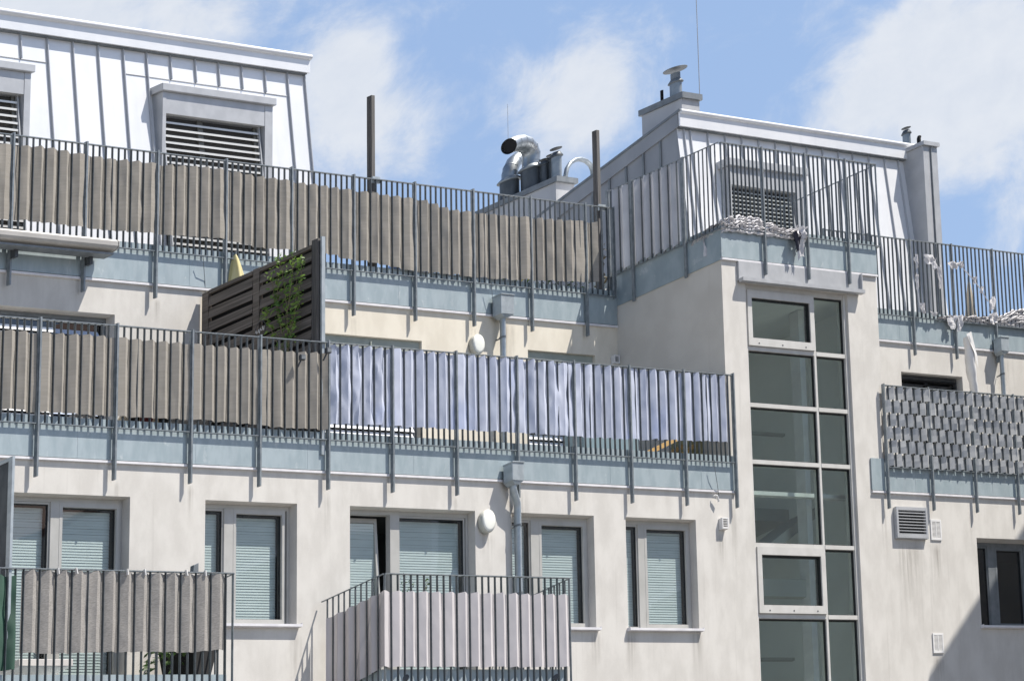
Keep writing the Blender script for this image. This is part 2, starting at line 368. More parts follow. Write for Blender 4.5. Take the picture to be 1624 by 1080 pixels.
def window(hole, Y, dep, sashes, blindm=M_BLIND, blind=True, glassm=M_GLASS, framem=M_FRAME, sill=False, mull=None, ventgap=False, room=True, fw_=.045):
    """frame fills the hole dep behind the wall face; sashes = list of (x0,x1,kind)"""
    x0, x1, z0, z1 = hole; ya, yb = Y + dep - .045, Y + dep
    f = MB(); bars(f, x0 + .002, x1 - .002, z0 + .002, z1 - .002, fw_, ya, yb)
    for (a, b) in (mull or []): f.box(a, b, ya - .006, yb, z0 + fw_, z1 - fw_)
    fo = f.build('window', framem, B)
    for (a, b, kind) in sashes:
        p0, p1 = z0 + fw_ + .004, z1 - fw_ - .004
        s = MB()
        if kind == 'tilt':                                   # sash tilted inwards at the top
            t = .085
            for (xa, xb, za, zb) in ((a, a + .05, p0, p1), (b - .05, b, p0, p1), (a + .05, b - .05, p0, p0 + .05), (a + .05, b - .05, p1 - .05, p1)):
                k0, k1 = (za - p0) / (p1 - p0) * t, (zb - p0) / (p1 - p0) * t
                s.hexa([(xa, ya + .012 + k0, za), (xb, ya + .012 + k0, za), (xb, yb + k0, za), (xa, yb + k0, za), (xa, ya + .012 + k1, zb), (xb, ya + .012 + k1, zb), (xb, yb + k1, zb), (xa, yb + k1, zb)])
            so = s.build('sash', framem, fo)
            g = MB(); g.quad((a + .05, ya + .02, p0 + .05), (b - .05, ya + .02, p0 + .05), (b - .05, ya + .02 + t, p1 - .05), (a + .05, ya + .02 + t, p1 - .05)); g.build('pane', glassm, fo)
            if blind: slats(a + .05, b - .05, p0 + .05, p1 - .06, Y + dep + .055, .03, .0312, 1.44 + rnd.uniform(-.05, .03)).build('blind', blindm, fo)
            continue
        w = .05 if kind == 'sash' else .022
        bars(s, a, b, p0, p1, w, ya - (.008 if kind == 'sash' else -.006), yb - .004); s.build('sash', framem, fo)
        k = MB(); bars(k, a + w, b - w, p0 + w, p1 - w, .007, ya + .012, yb - .006); k.build('gasket', M_GASKET, fo)
        g = MB(); g.quad((a + w, ya + .02, p0 + w), (b - w, ya + .02, p0 + w), (b - w, ya + .02, p1 - w), (a + w, ya + .02, p1 - w)); g.build('pane', glassm, fo)
        if blind: slats(a + w, b - w, p0 + w, p1 - w - .01, Y + dep + .022, .03, .0312, 1.44 + rnd.uniform(-.05, .03)).build('blind', blindm, fo)
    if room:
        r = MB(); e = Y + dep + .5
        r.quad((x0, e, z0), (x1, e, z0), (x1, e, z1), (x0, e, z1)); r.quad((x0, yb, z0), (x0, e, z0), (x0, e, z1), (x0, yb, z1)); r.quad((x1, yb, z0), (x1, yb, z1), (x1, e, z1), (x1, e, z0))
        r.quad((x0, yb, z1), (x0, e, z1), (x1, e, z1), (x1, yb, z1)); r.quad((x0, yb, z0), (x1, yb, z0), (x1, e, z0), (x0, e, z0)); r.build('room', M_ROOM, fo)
    if sill:
        s = MB(); s.box(x0 - .035, x1 + .035, Y - .045, Y - .003, z0 - .03, z0 - .002); s.box(x0 + .003, x1 - .003, Y - .003, ya - .002, z0 + .0005, z0 + .004)
        s.box(x0 - .035, x0 - .028, Y - .045, Y - .003, z0 - .002, z0 + .012); s.box(x1 + .028, x1 + .035, Y - .045, Y - .003, z0 - .002, z0 + .012)
        s.build('sill', M_TRIM, fo)
    return fo
D = .128
def fx(px, py=880): return aY(px, py, D - .04).x
window(W1, 0, D, [(fx(-35), fx(77), 'fixed'), (fx(91), fx(186.5), 'sash')], mull=[(fx(77), fx(91))])
window(W2, 0, D, [(W2[0] + .045, fx(353.5), 'fixed'), (fx(368), fx(450), 'sash')], mull=[(fx(353.5), fx(368))], sill=True)
window(W3, 0, D, [(W3[0] + .0, fx(610), 'tilt'), (fx(632), fx(737), 'fixed')], mull=[(fx(617.5), fx(632))])
window(W4, 0, D, [(W4[0] + .045, fx(841), 'fixed'), (fx(854), fx(927), 'sash')], mull=[(fx(841), fx(854))], sill=True)
window(W5, 0, D, [(W5[0] + .0, fx(1011), 'fixed'), (fx(1021), fx(1090), 'sash')], mull=[(fx(1011), fx(1021))], sill=True)
def rx(px, py=920): return aY(px, py, .14).x
window(WR, 0, .17, [(WR[0] + .01, rx(1566), 'fixed'), (rx(1577), rx(1622), 'sash'), (rx(1634), WR[1] - .05, 'fixed')], blind=False, glassm=M_DGLASS, framem=M_MIDGREY, sill=True, mull=[(rx(1566), rx(1577)), (rx(1623), rx(1633))])

def ux(px, py, d=.13): return aY(px, py, Y_UP + d).x
# upper left: outer shutters half down
window(UL, Y_UP, .14, [(UL[0] + .05, ux(76, 500), 'fixed'), (ux(82, 500), UL[1] - .05, 'fixed')], blind=False, glassm=M_DGLASS, framem=M_MIDGREY, mull=[(ux(76, 500), ux(82, 500))])
def shutter(hole, Y, x0, x1, z0, z1, m, pitch=.075, w=.07, tilt=1.15, parent=B):
    o = slats(x0, x1, z0, z1, Y, pitch, w, tilt).build('shutter', m, parent); return o
shutter(UL, Y_UP + .06, UL[0] + .02, ux(76, 500), UL[2], hz(20, 513, Y_UP + .06), M_WBLIND)
shutter(UL, Y_UP + .10, ux(82, 520), UL[1] - .12, UL[2], hz(130, 523, Y_UP + .1), mat('blue_grey_shutter', (.34, .40, .52), None, .5))
for h, mu in ((UM, [ux(573, 550)]), (UR, [])):
    window(h, Y_UP, .12, [(h[0] + .05, h[1] - .05, 'fixed')], blind=False, glassm=M_DGLASS, framem=M_FRAME)
    bx = MB(); bx.box(h[0] + .004, h[1] - .004, Y_UP + .03, Y_UP + .074, h[3] - .17, h[3] - .003)
    for x in mu: bx.box(x - .01, x + .01, Y_UP + .012, Y_UP + .03, h[3] - .17, h[3] - .05)
    bx.build('shutter_box', mat('shutter_box_grey', (.25, .275, .24), (.29, .315, .28), .6, scale=(4, 4, 4)) if h is UM else MATS['shutter_box_grey'], B)
    shutter(h, Y_UP + .05, h[0] + .02, h[1] - .1, h[2], h[3] - .17, M_WBLIND, .085, .08, 1.2)
ruo = window(RU, Y_UP, .13, [(RU[0] + .05, (RU[0] + RU[1]) / 2, 'fixed'), ((RU[0] + RU[1]) / 2 + .02, RU[1] - .05, 'fixed')], blind=False, glassm=M_DGLASS, framem=M_DARK)
slats(RU[0] + .02, RU[1] - .05, RU[2], RU[3] - .03, Y_UP + .06, .07, .06, .35).build('shutter', M_DARK, ruo)

# stair glazing
SY = .06
def sx_(px, py): return aY(px, py, SY).x
gx0, gx1 = WS[0], WS[1]
mxc = (sx_(1293.5, 560) + sx_(1298, 800)) / 2
rowz = [WS[3] - .01] + [hz(1245, y, SY) for y in (558.5, 647, 736, 866.5, 978.5)]
rowz += [rowz[-1] - (rowz[2 + i] - rowz[3 + i]) for i in range(0)]
rowz += [rowz[-1] - 1.0, rowz[-1] - 2.2, rowz[-1] - 3.4]
st = MB(); bw = .024
st.box(gx0 + .003, gx0 + .07, SY - .03, SY + .06, WS[2], WS[3] - .003); st.box(gx1 - .055, gx1 - .003, SY - .03, SY + .06, WS[2], WS[3] - .003)
st.box(mxc - bw, mxc + bw, SY - .02, SY + .06, WS[2], WS[3] - .07)
st.box(gx0 + .07, gx1 - .055, SY - .02, SY + .06, WS[3] - .07, WS[3] - .003)
for z in rowz[1:]:
    st.box(gx0 + .07, mxc - bw, SY - .024, SY + .06, z - .026, z + .026); st.box(mxc + bw, gx1 - .055, SY - .024, SY + .06, z - .026, z + .026)
SW = st.build('stair_window', M_SFRAME, B)
for i in range(len(rowz) - 1):
    za, zb = rowz[i + 1] + .026, rowz[i] - (.06 if i == 0 else .026)
    for (xa, xb, left) in ((gx0 + .07, mxc - bw, True), (mxc + bw, gx1 - .055, False)):
        if left and i in (0, 5 - 1):
            c = MB(); bars(c, xa + .004, xb - .004, za + .004, zb - .004, .10, SY - .045, SY + .03); co = c.build('casement', M_SFRAME, SW)
            k = MB(); bars(k, xa + .10, xb - .10, za + .1, zb - .1, .013, SY - .03, SY + .03)
            k.build('gasket', M_GASKET, SW)
            for q in (.1, .5, .9):
                sc = MB(); xx = xa + .1 + (xb - xa - .2) * q; sc.box(xx - .012, xx + .012, SY - .048, SY - .044, za + .03, za + .045); sc.build('screw_cap', M_DARK, SW)
            g = MB(); g.quad((xa + .1, SY - .01, za + .1), (xb - .1, SY - .01, za + .1), (xb - .1, SY - .01, zb - .1), (xa + .1, SY - .01, zb - .1)); g.build('pane', M_SGLASS, SW)
        else:
            k = MB(); bars(k, xa, xb, za, zb, .014, SY - .004, SY + .02); k.build('gasket', M_GASKET, SW)
            g = MB(); g.quad((xa + .01, SY + .008, za + .01), (xb - .01, SY + .008, za + .01), (xb - .01, SY + .008, zb - .01), (xa + .01, SY + .008, zb - .01)); g.build('pane', M_SGLASS, SW)
# interior of the stair
inn = MB(); ix0, ix1, iy1 = gx0 + .004, gx1 - .004, 2.3; IXR = XTR - .06
inn.quad((ix0, iy1, -9), (IXR, iy1, -9), (IXR, iy1, WS[3]), (ix0, iy1, WS[3])); inn.quad((ix0, .125, -9), (ix0, iy1, -9), (ix0, iy1, WS[3]), (ix0, .125, WS[3]))
inn.quad((IXR, .125, -9), (IXR, .125, WS[3]), (IXR, iy1, WS[3]), (IXR, iy1, -9)); inn.quad((ix0, .125, WS[3]), (ix0, iy1, WS[3]), (IXR, iy1, WS[3]), (IXR, .125, WS[3]))
inn.quad((ix1, .13, -9), (IXR, .13, -9), (IXR, .13, WS[3]), (ix1, .13, WS[3]))
inn.build('stair_room', M_STAIR, B)
ld = MB()
for k, zc in enumerate((rowz[3] + .02, rowz[3] - 2.9, rowz[3] - 5.8)):
    ld.box(ix0 + .01, IXR - .02, 1.25, iy1 - .01, zc - .16, zc)                       # landing
    ld.box(ix0 + .01, ix1 + .2, .55, .62, zc - 1.47, zc - 1.25)
    ld.hexa([(ix0 + .2, .75, zc - 1.5), (IXR - .3, .75, zc - .35), (IXR - .3, 1.2, zc - .35), (ix0 + .2, 1.2, zc - 1.5), (ix0 + .2, .75, zc - 1.36), (IXR - .3, .75, zc - .21), (IXR - .3, 1.2, zc - .21), (ix0 + .2, 1.2, zc - 1.36)])
ld.build('landing', M_STAIRD, B)
cl_ = MB(); cl_.box(gx1 - .30, gx1 - .17, .5, .62, -9, WS[3] - .01); cl_.build('lit_edge_strip', M_TRIM, B)  # white strip added in place of the lit edge of the right wall
ze = hz(1245, 784, .3); le = MB(); le.box(ix0 + .01, IXR - .02, .28, .34, ze - .03, ze + .02); le.build('landing_edge', M_TRIM, B)
lr = MB()
for zc in (rowz[3] + .02, rowz[3] - 2.9): 
    for q in range(14): lr.box(ix0 + .1 + q * .13, ix0 + .112 + q * .13, 1.22, 1.235, zc, zc + .95)
    lr.box(ix0 + .05, ix1 + .6, 1.21, 1.245, zc + .95, zc + .985)
lr.build('stair_handrail', M_STAIRD, B)
sl2 = MB(); sl2.lathe([(.17, 0), (.17, .05), (.12, .09)], (gx0 + 1.75, 2.28, rowz[2] - .45), 24, 'y'); sl2.build('stair_lamp', M_LAMP, B)

# ------------------------------------------------------------------ penthouses
LEAN = .085
YP = 2.18                                   # foot of the sloping front at FL_UP
NP = Vector((0, 1, -LEAN)); DP = YP - LEAN * FL_UP
def aP(px, py, off=0.): return on(px, py, NP, DP - off)      # off = towards the street
def yP(z): return YP + LEAN * (z - FL_UP)
YC = YP + LEAN * 3.0 - .06                  # plane of the coping front
def cop(px, py): return aY(px, py, YC)
# left penthouse
lcz1 = (cop(0, 8).z + cop(492, 93).z) / 2; lcz0 = (cop(0, 40).z + cop(492, 120).z) / 2
lx1 = cop(492, 105).x
def clad_plane(x0, x1, z0, z1, off=0.):
    return [(x0, yP(z0) - off, z0), (x1, yP(z0) - off, z0), (x1, yP(z1) - off, z1), (x0, yP(z1) - off, z1)]
p = MB(); p.quad(*clad_plane(XL, lx1 - .03, FL_UP - .02, lcz0 + .1))
p.quad((lx1 - .03, yP(FL_UP), FL_UP - .02), (lx1 - .03, 9, FL_UP), (lx1 - .03, 9, lcz0 + .1), (lx1 - .03, yP(lcz0), lcz0 + .1))
lp_ = p.build('penthouse_cladding', M_WHITE, B)
c = MB(); c.box(XL, lx1, YC, YC + .02, lcz0, lcz1 - .07); c.box(XL, lx1, YC + .02, 9, lcz0 + .1, lcz1 - .07)
lco = c.build('coping', M_WHITE, B)
c = MB(); c.tube([(XL, YC + .0, lcz1 - .035), (lx1 + .0, YC + .0, lcz1 - .035)], .035, 12); c.build('gutter_bead', M_WHITE, lco)
c = MB(); c.box(XL, lx1 - .03, YC + .021, yP(lcz0) + .05, lcz0 - .012, lcz0 + .03); c.build('soffit_trim', M_MIDGREY, lco)
def seam(xt, zt, zb, parent, px=None, w=.011, d=.024):
    m = MB(); a = [(xt - w / 2, yP(zb) - d, zb), (xt + w / 2, yP(zb) - d, zb), (xt + w / 2, yP(zb) - .0005, zb), (xt - w / 2, yP(zb) - .0005, zb)]
    b = [(xt - w / 2, yP(zt) - d, zt), (xt + w / 2, yP(zt) - d, zt), (xt + w / 2, yP(zt) - .0005, zt), (xt - w / 2, yP(zt) - .0005, zt)]
    m.hexa(a + b); m.build('standing_seam', M_SEAM, parent)
hseam = (aP(100, 102).z + aP(330, 136.5).z) / 2
d2x0, d2x1 = aP(246, 150).x, aP(432, 175).x
d1x1 = aP(50, 105).x
for px_, py_ in ((29.6, 48), (72, 54), (112.6, 62), (152.8, 68), (192.6, 75), (229.6, 81), (267.6, 87), (306.7, 93), (343.8, 99), (380.4, 105), (417.3, 111), (453.3, 117), (481, 122)):
    x = aP(px_, py_).x
    short = (x < d1x1 + .1) or (d2x0 - .02 < x < d2x1 + .02)
    seam(x, lcz0 + .02, hseam if short else FL_UP, lp_)
for a, b in ((XL, aP(73, 98).x), (aP(197, 118).x, aP(455, 156).x)):
    m = MB(); m.hexa([(a, yP(hseam) - .008, hseam - .007), (b, yP(hseam) - .008, hseam - .007), (b, yP(hseam), hseam - .007), (a, yP(hseam), hseam - .007),
                      (a, yP(hseam) - .003, hseam + .003), (b, yP(hseam) - .003, hseam + .003), (b, yP(hseam), hseam + .003), (a, yP(hseam), hseam + .003)]); m.build('cross_seam', M_SIDECLAD, lp_)

def dormer(cx0, cx1, czt, czb, depth, bz0, jl, jr, zfloor, parent, slat_pitch=.085, slatm=M_DBLIND, midx=None):
    """cx0..cx1 cap, bz0 bottom of the shutter box; jl, jr inner jamb positions"""
    yf = yP(czb) - depth                              # front face (vertical)
    d = MB()
    d.box(cx0, cx1, yf - .03, yP(czt) + .1, czb, czt); o = bevel(d.build('dormer_window', M_LTGREY, B), .006)
    for (a, b) in ((cx0 + .05, jl), (jr, cx1 - .03)):
        s = MB()
        s.hexa([(a, yf, zfloor), (b, yf, zfloor), (b, yP(zfloor) + .3, zfloor), (a, yP(zfloor) + .3, zfloor), (a, yf, czb - .003), (b, yf, czb - .003), (b, yP(czb) + .3, czb - .003), (a, yP(czb) + .3, czb - .003)])
        s.build('jamb', M_LTGREY, o)
    bx = MB(); bx.box(jl + .002, jr - .002, yf + .004, yf + .12, bz0, czb - .003); bx.build('shutter_box', M_LTGREY, o)
    def pl(x, z, o): return (x, yP(z) - o, z)
    zt_ = bz0 + .06
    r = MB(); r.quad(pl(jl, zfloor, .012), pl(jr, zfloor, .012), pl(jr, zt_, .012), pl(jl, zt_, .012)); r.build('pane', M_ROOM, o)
    mx_ = midx if midx else jl + (jr - jl) * .40
    for (a, b) in ((mx_ - .05, mx_ + .05), (jl + .01, jl + .06), (jr - .11, jr - .01)):
        fr = MB(); fr.hexa([pl(a, zfloor, .03), pl(b, zfloor, .03), pl(b, zfloor, .013), pl(a, zfloor, .013), pl(a, zt_, .03), pl(b, zt_, .03), pl(b, zt_, .013), pl(a, zt_, .013)]); fr.build('frame', M_FRAMED, o)
    sm_ = MB(); z = bz0 - .03 - slat_pitch / 2; lp2 = slat_pitch * .30
    while z > zfloor + .6:
        y = yP(z) - .052 + rnd.uniform(-.002, .002); sm_.quad((jl + .03, y, z - lp2), (jr - .05, y, z - lp2), (jr - .05, y, z), (jl + .03, y, z)); sm_.quad((jl + .03, y, z), (jr - .05, y, z), (jr - .05, y + .03, z + .003), (jl + .03, y + .03, z + .003)); z -= slat_pitch
    sm_.build('shutter', slatm, o)
    for (a, b) in ((jl + .012, jl + .03), (jr - .05, jr - .03)):
        g = MB(); g.hexa([pl(a, zfloor + .6, .06), pl(b, zfloor + .6, .06), pl(b, zfloor + .6, .035), pl(a, zfloor + .6, .035), pl(a, bz0, .06), pl(b, bz0, .06), pl(b, bz0, .035), pl(a, bz0, .035)]); g.build('guide_rail', M_LTGREY, o)
    return o
DEP = .13
def aD(px, py): return aY(px, py, yP(6.0) - DEP - .03)
dz1 = (aD(254, 131).z + aD(434.5, 160).z) / 2; dz0 = (aD(254, 143).z + aD(434, 171).z) / 2
dbz = (aD(263, 180).z + aD(419, 200).z) / 2
dormer(aD(254, 137).x, aD(434.5, 165).x, dz1, dz0, DEP, dbz, aD(263, 180).x + .0, aD(420, 190).x, FL_UP, lp_)
dormer(aD(52, 103).x - (aD(434.5, 165).x - aD(254, 137).x), aD(52, 103).x, dz1, dz0, DEP, dbz, aD(38, 150).x - (aD(420, 190).x - aD(263, 180).x), aD(38, 150).x, FL_UP, lp_)

# right penthouse
rcz1 = (cop(1079, 172).z + cop(1460, 232).z) / 2; rcz0 = (cop(1079, 199).z + cop(1461, 256).z) / 2
rx0, rx1 = cop(1078.5, 185).x, cop(1461, 245).x
RZ = FL_TOW - .05
RXE = aP(1474, 300).x; p = MB(); p.quad((rx0 + .03, yP(RZ), RZ), (RXE, yP(RZ), RZ), (RXE, yP(rcz0 + .1), rcz0 + .1), (rx0 + .03, yP(rcz0 + .1), rcz0 + .1))
p.quad((RXE, yP(RZ), RZ), (RXE, 6, RZ), (RXE, 6, rcz0 + .1), (RXE, yP(rcz0 + .1), rcz0 + .1))
rp_ = p.build('penthouse_cladding', M_WHITE, B)
# left gable side: the eaves fall towards the rear
tb = aX(883, 320, rx0); ta = Vector((rx0, YC, rcz1)); slope = (tb.z - ta.z) / (tb.y - ta.y)
YE = 6.2
bh = rcz1 - rcz0
def ez(y): return rcz1 + slope * (y - YC)
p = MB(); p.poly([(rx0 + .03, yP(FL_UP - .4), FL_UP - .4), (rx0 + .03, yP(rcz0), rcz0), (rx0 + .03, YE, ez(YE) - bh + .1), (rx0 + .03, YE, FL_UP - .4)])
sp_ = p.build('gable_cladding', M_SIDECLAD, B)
for px_, py_ in ((1048, 240), (1021, 260), (994, 282), (967.6, 305), (941, 325)):
    q = aX(px_, py_, rx0 + .03); m = MB(); m.box(rx0 + .006, rx0 + .0295, q.y - .011, q.y + .011, FL_UP, ez(q.y) - bh + .02); m.build('standing_seam', M_MIDGREY, sp_)
c = MB()
c.hexa([(rx0 - .004, YC + .03, rcz0), (rx0 + .02, YC + .03, rcz0), (rx0 + .02, YE, ez(YE) - bh), (rx0 - .004, YE, ez(YE) - bh),
        (rx0 - .004, YC + .03, ez(YC + .03) - .03), (rx0 + .02, YC + .03, ez(YC + .03) - .03), (rx0 + .02, YE, ez(YE) - .03), (rx0 - .004, YE, ez(YE) - .03)])
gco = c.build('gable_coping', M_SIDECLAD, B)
c = MB(); c.beam((rx0 + .01, YC - .01, rcz1 - .012), (rx0 + .01, YE, ez(YE) - .012), .06, .035); c.build('gable_bead', M_MIDGREY, gco)
c = MB(); c.box(rx0 - .003, rx1, YC, YC + .02, rcz0, rcz1 - .06)
c.hexa([(rx0 + .02, YC + .02, rcz1 - .1), (rx1, YC + .02, rcz1 - .1), (rx1, YE, ez(YE) - .1), (rx0 + .02, YE, ez(YE) - .1), (rx0 + .02, YC + .02, rcz1 - .06), (rx1, YC + .02, rcz1 - .06), (rx1, YE, ez(YE) - .06), (rx0 + .02, YE, ez(YE) - .06)])
rco = c.build('coping', M_WHITE, B)
c = MB(); c.tube([(rx0 + .0, YC, rcz1 - .03), (rx1 - .0, YC, rcz1 - .03)], .03, 12); c.build('gutter_bead', M_WHITE, rco)
c = MB(); c.box(rx0 + .04, rx1 - .02, YC + .021, yP(rcz0) + .05, rcz0 - .012, rcz0 + .03); c.build('soffit_trim', M_MIDGREY, rco)
for px_, py_ in ((1082, 203), (1092, 205), (1119.5, 208), (1147, 212), (1173.8, 217), (1200.5, 221), (1227, 225), (1252, 229), (1277, 233), (1302, 237), (1327, 241), (1350, 245), (1375.6, 249), (1400.6, 253), (1422.6, 257), (1446.8, 261)):
    x = aP(px_, py_).x
    q0, q1 = aD(1152, 256).x, aD(1278, 277).x
    seam(x, rcz0 + .02, rcz0 - .42 if q0 + .1 < x < q1 - .02 else RZ, rp_)
ez1 = (aD(1153, 249.5).z + aD(1279, 270).z) / 2; ez0 = (aD(1153, 261).z + aD(1279, 282).z) / 2
dormer(aD(1152, 256).x, aD(1279, 277).x, ez1, ez0, DEP, (aD(1160, 292).z + aD(1269, 307).z) / 2, aD(1160, 290).x, aD(1262, 300).x, RZ, rp_, .06, mat('pale_slats', (.42, .44, .42), None, .4, .2), aD(1203, 320).x)

# chimneys (parts of the roof)
def chimney(xl, xr, yf, yb, z0, zt, caph=.1, ov=.03, name='chimney', sidem=M_CHIM, lbl=None):
    m = MB(); m.box(xl, xr, yf, yb, z0, zt - caph); o = m.build(name, sidem, B, label=lbl)
    k = MB(); k.box(xl - ov, xr + ov, yf - ov, yb + ov, zt - caph + .002, zt); k.build('chimney_cap', M_MIDGREY if sidem is M_CHIM else sidem, o)
    return o
c1f = YC + .12
c1l = aY(1081, 160, c1f).x; c1r = aY(1109, 160, c1f).x; c1t = aY(1081, 145, c1f - .03).z
c1b = aX(1018, 190, c1l).y
ch1 = chimney(c1l, c1r, c1f, c1b, rcz0 + .05, c1t, .085, .03, lbl='chimney at the front corner of the right penthouse')
c2 = aX(882.5, 300, rx0); c2f = c2.y
c2r = aY(911, 300, c2f).x; c2t = aY(884, 279, c2f - .03).z
ch2 = chimney(rx0 - .012, c2r, c2f, c2f + 1.25, FL_UP, c2t, .075, .035, lbl='long chimney carrying the ducts')
c3f = yP(6.2) - .30
c3l = aY(1467.5, 300, c3f).x; c3r = aY(1489.5, 300, c3f).x; c3t = aY(1467, 224, c3f - .02).z
ch3 = chimney(c3l, c3r, c3f, YC + .35, RZ, c3t, .06, .03, sidem=M_LTGREY, lbl='tall flue shaft at the right end of the penthouse')
m = MB(); xm = (c3l + c3r) / 2; m.box(xm - .008, xm + .008, c3f - .016, c3f - .0005, RZ, c3t - .06); m.build('standing_seam', M_MIDGREY, ch3)
# ------------------------------------------------------------------ railings
BW, BD = .008, .021                      # flat bars: width along the rail, depth across it
def unit_bar(h, w=BW, d=BD):
    key = (round(h, 4), w, d)
    if key not in unit_bar.c: unit_bar.c[key] = {}
    return unit_bar.c[key]
unit_bar.c = {}

class Rail:
    """flat-bar railing along an axis: panels between posts; bar positions kept for the woven cloth"""
    def __init__(s, name, loc, label, group=None):
        s.root = empty(name, loc, label, 'railing', group); s.bars = []; s.meshes = {}
    def bar_mesh(s, axis, h):
        k = (axis, round(h, 3))
        if k not in s.meshes:
            m = MB()
            if axis == 'x': m.box(-BW / 2, BW / 2, -BD / 2, BD / 2, 0, h)
            else: m.box(-BD / 2, BD / 2, -BW / 2, BW / 2, 0, h)
            s.meshes[k] = m.mesh('baluster', M_STEEL)
        return s.meshes[k]
    def run(s, axis, c, t0, t1, zb, zt, n, posts=(), ends=True, ext=0., half=None):
        """panel from t0 to t1 (coordinate along axis) on line c; n inner bars"""
        p = MB(); g = .018 if ends else 0.
        a, b = min(t0, t1) + g, max(t0, t1) - g
        def bx(u0, u1, w0, w1, z0, z1):
            if axis == 'x': p.box(u0, u1, c + w0, c + w1, z0, z1)
            else: p.box(c + w0, c + w1, u0, u1, z0, z1)
        bx(a, b, -BD / 2 - .002, BD / 2 + .002, zt - .010, zt); bx(a, b, -BD / 2, BD / 2, zb, zb + .009)
        if ends:
            bx(a, a + BW, -BD / 2, BD / 2, zb + .009, zt - .010); bx(b - BW, b, -BD / 2, BD / 2, zb + .009, zt - .010)
        po = p.build('rail_panel', M_POST, s.root)
        me = s.bar_mesh(axis, zt - zb - .019 + ext)
        step = (b - a) / (n + 1); out = []
        for i in range(n):
            t = a + step * (i + 1)
            o = bpy.data.objects.new('baluster', me); o.location = (t, c, zb + .009 - ext) if axis == 'x' else (c, t, zb + .009 - ext)
            col.objects.link(o); o.parent = po; out.append(t)
        if t0 > t1: out = out[::-1]
        s.bars.append(out)
        return out
    def post(s, axis, c, t, zb, zt, w=.028, d=.034, shift=0., tab=True):
        m = MB()
        if axis == 'x': m.box(t - w / 2, t + w / 2, c - d / 2 + shift, c + d / 2 + shift, zb, zt)
        else: m.box(c - d / 2 + shift, c + d / 2 + shift, t - w / 2, t + w / 2, zb, zt)
        return m.build('post', M_POST, s.root)

def X(px, py, Y): return aY(px, py, Y).x
YL = -.044                               # bar line of the lower railing
lr_zb = (hz(66, 676.3, YL) + hz(1163, 732.2, YL) + hz(640, 704, YL)) / 3
lr_zt = (hz(63, 505, YL) + hz(1161, 595.7, YL)) / 2
lr_pb = (hz(68, 758, -.09) + hz(1083, 794, -.09)) / 2
# ---- lower terrace railing
low = Rail('terrace_railing', (-6, YL, lr_zb), 'long lower terrace railing of grey flat bars from the left edge to the stair tower')
lp_px = [(63, 505), (185, 515.6), (304, 525), (412, 534), (520, 543), (621, 551), (722, 559.5), (818, 567), (908.5, 574.4), (996.5, 581.3), (1082.5, 588), (1161, 595.7)]
lx = [X(a, b, YL) for a, b in lp_px]
first = lx[0] - (lx[1] - lx[0])
lx = [first - 1.36, first] + lx
for i, x in enumerate(lx):
    low.post('x', YL - .004, x, lr_pb if i < len(lx) - 1 else lr_pb, lr_zt + .018)
for i in range(len(lx) - 1):
    low.run('x', YL, lx[i], lx[i + 1], lr_zb, lr_zt, 10)
# ---- upper terrace railing
YU = Y_UP - .044
ur_zb = (hz(248, 398, YU) + hz(926, 467.6, YU)) / 2
ur_zt = (hz(0, 209, YU) + hz(926, 329.6, YU) + hz(250, 239, YU)) / 3
ur_pb = (hz(248, 473, YU) + hz(751.7, 518, YU)) / 2
upp = Rail('terrace_railing', (-6, YU, ur_zb), 'long upper terrace railing in front of the white left penthouse')
ux_ = [X(a, b, YU) for a, b in ((20.7, 209.5), (136.5, 225), (249.5, 239), (358, 253), (461.7, 268), (560, 281), (656.7, 293.5), (749, 305), (840, 317.5), (926.7, 329.6), (971.5, 336))]
ux_ = [ux_[0] - 1.36 * 2, ux_[0] - 1.36] + ux_
for x in ux_[:-1]: upp.post('x', YU - .004, x, ur_pb, ur_zt + .02)
upp.post('x', YU - .004, ux_[-1], ur_zb - .02, ur_zt + .01, .01, .04)
for i in range(len(ux_) - 1): upp.run('x', YU, ux_[i], ux_[i + 1], ur_zb, ur_zt, 10 if i < len(ux_) - 2 else 4)
# ---- tower terrace railing: left side, front, right side
XS = XT - .044; YF = -.044
tw_zt = (aY(1149, 226, YF).z + aY(1389, 262, YF).z) / 2
tw_zb = aY(1390, 391, YF).z
tw_pb = (aY(1206, 435, YF).z + aY(1338, 450, YF).z) / 2
tow = Rail('terrace_railing', (1.8, YF, tw_zb), 'railing around the roof terrace on top of the stair tower')
sy = [aX(a, b, XS).y for a, b in ((1082, 260), (1000, 292))]
yb_ = Y_UP + .06
for y in sy + [yb_]: tow.post('y', XS + .004, y, tw_pb + .12, tw_zt + .012)
tow.run('y', XS, sy[0], YF - .0, tw_zb, tw_zt, 8, ends=False)
tow.run('y', XS, sy[1], sy[0], tw_zb, tw_zt, 10)
tow.run('y', XS, yb_, sy[1], tw_zb, tw_zt, 3)
fxs = [X(1206, 234, YF), X(1274, 244, YF), X(1338, 254, YF)]
for x in fxs: tow.post('x', YF - .004, x, tw_pb, tw_zt + .012)
ends = [XS + .02] + fxs + [X(1389, 262, YF)]
for i in range(4): tow.run('x', YF, ends[i], ends[i + 1], tw_zb, tw_zt, (9, 9, 8, 6)[i])
XS2 = ends[-1]
tow.run('y', XS2, YF + .02, Y_UP, tw_zb, tw_zt, 10, ends=False)
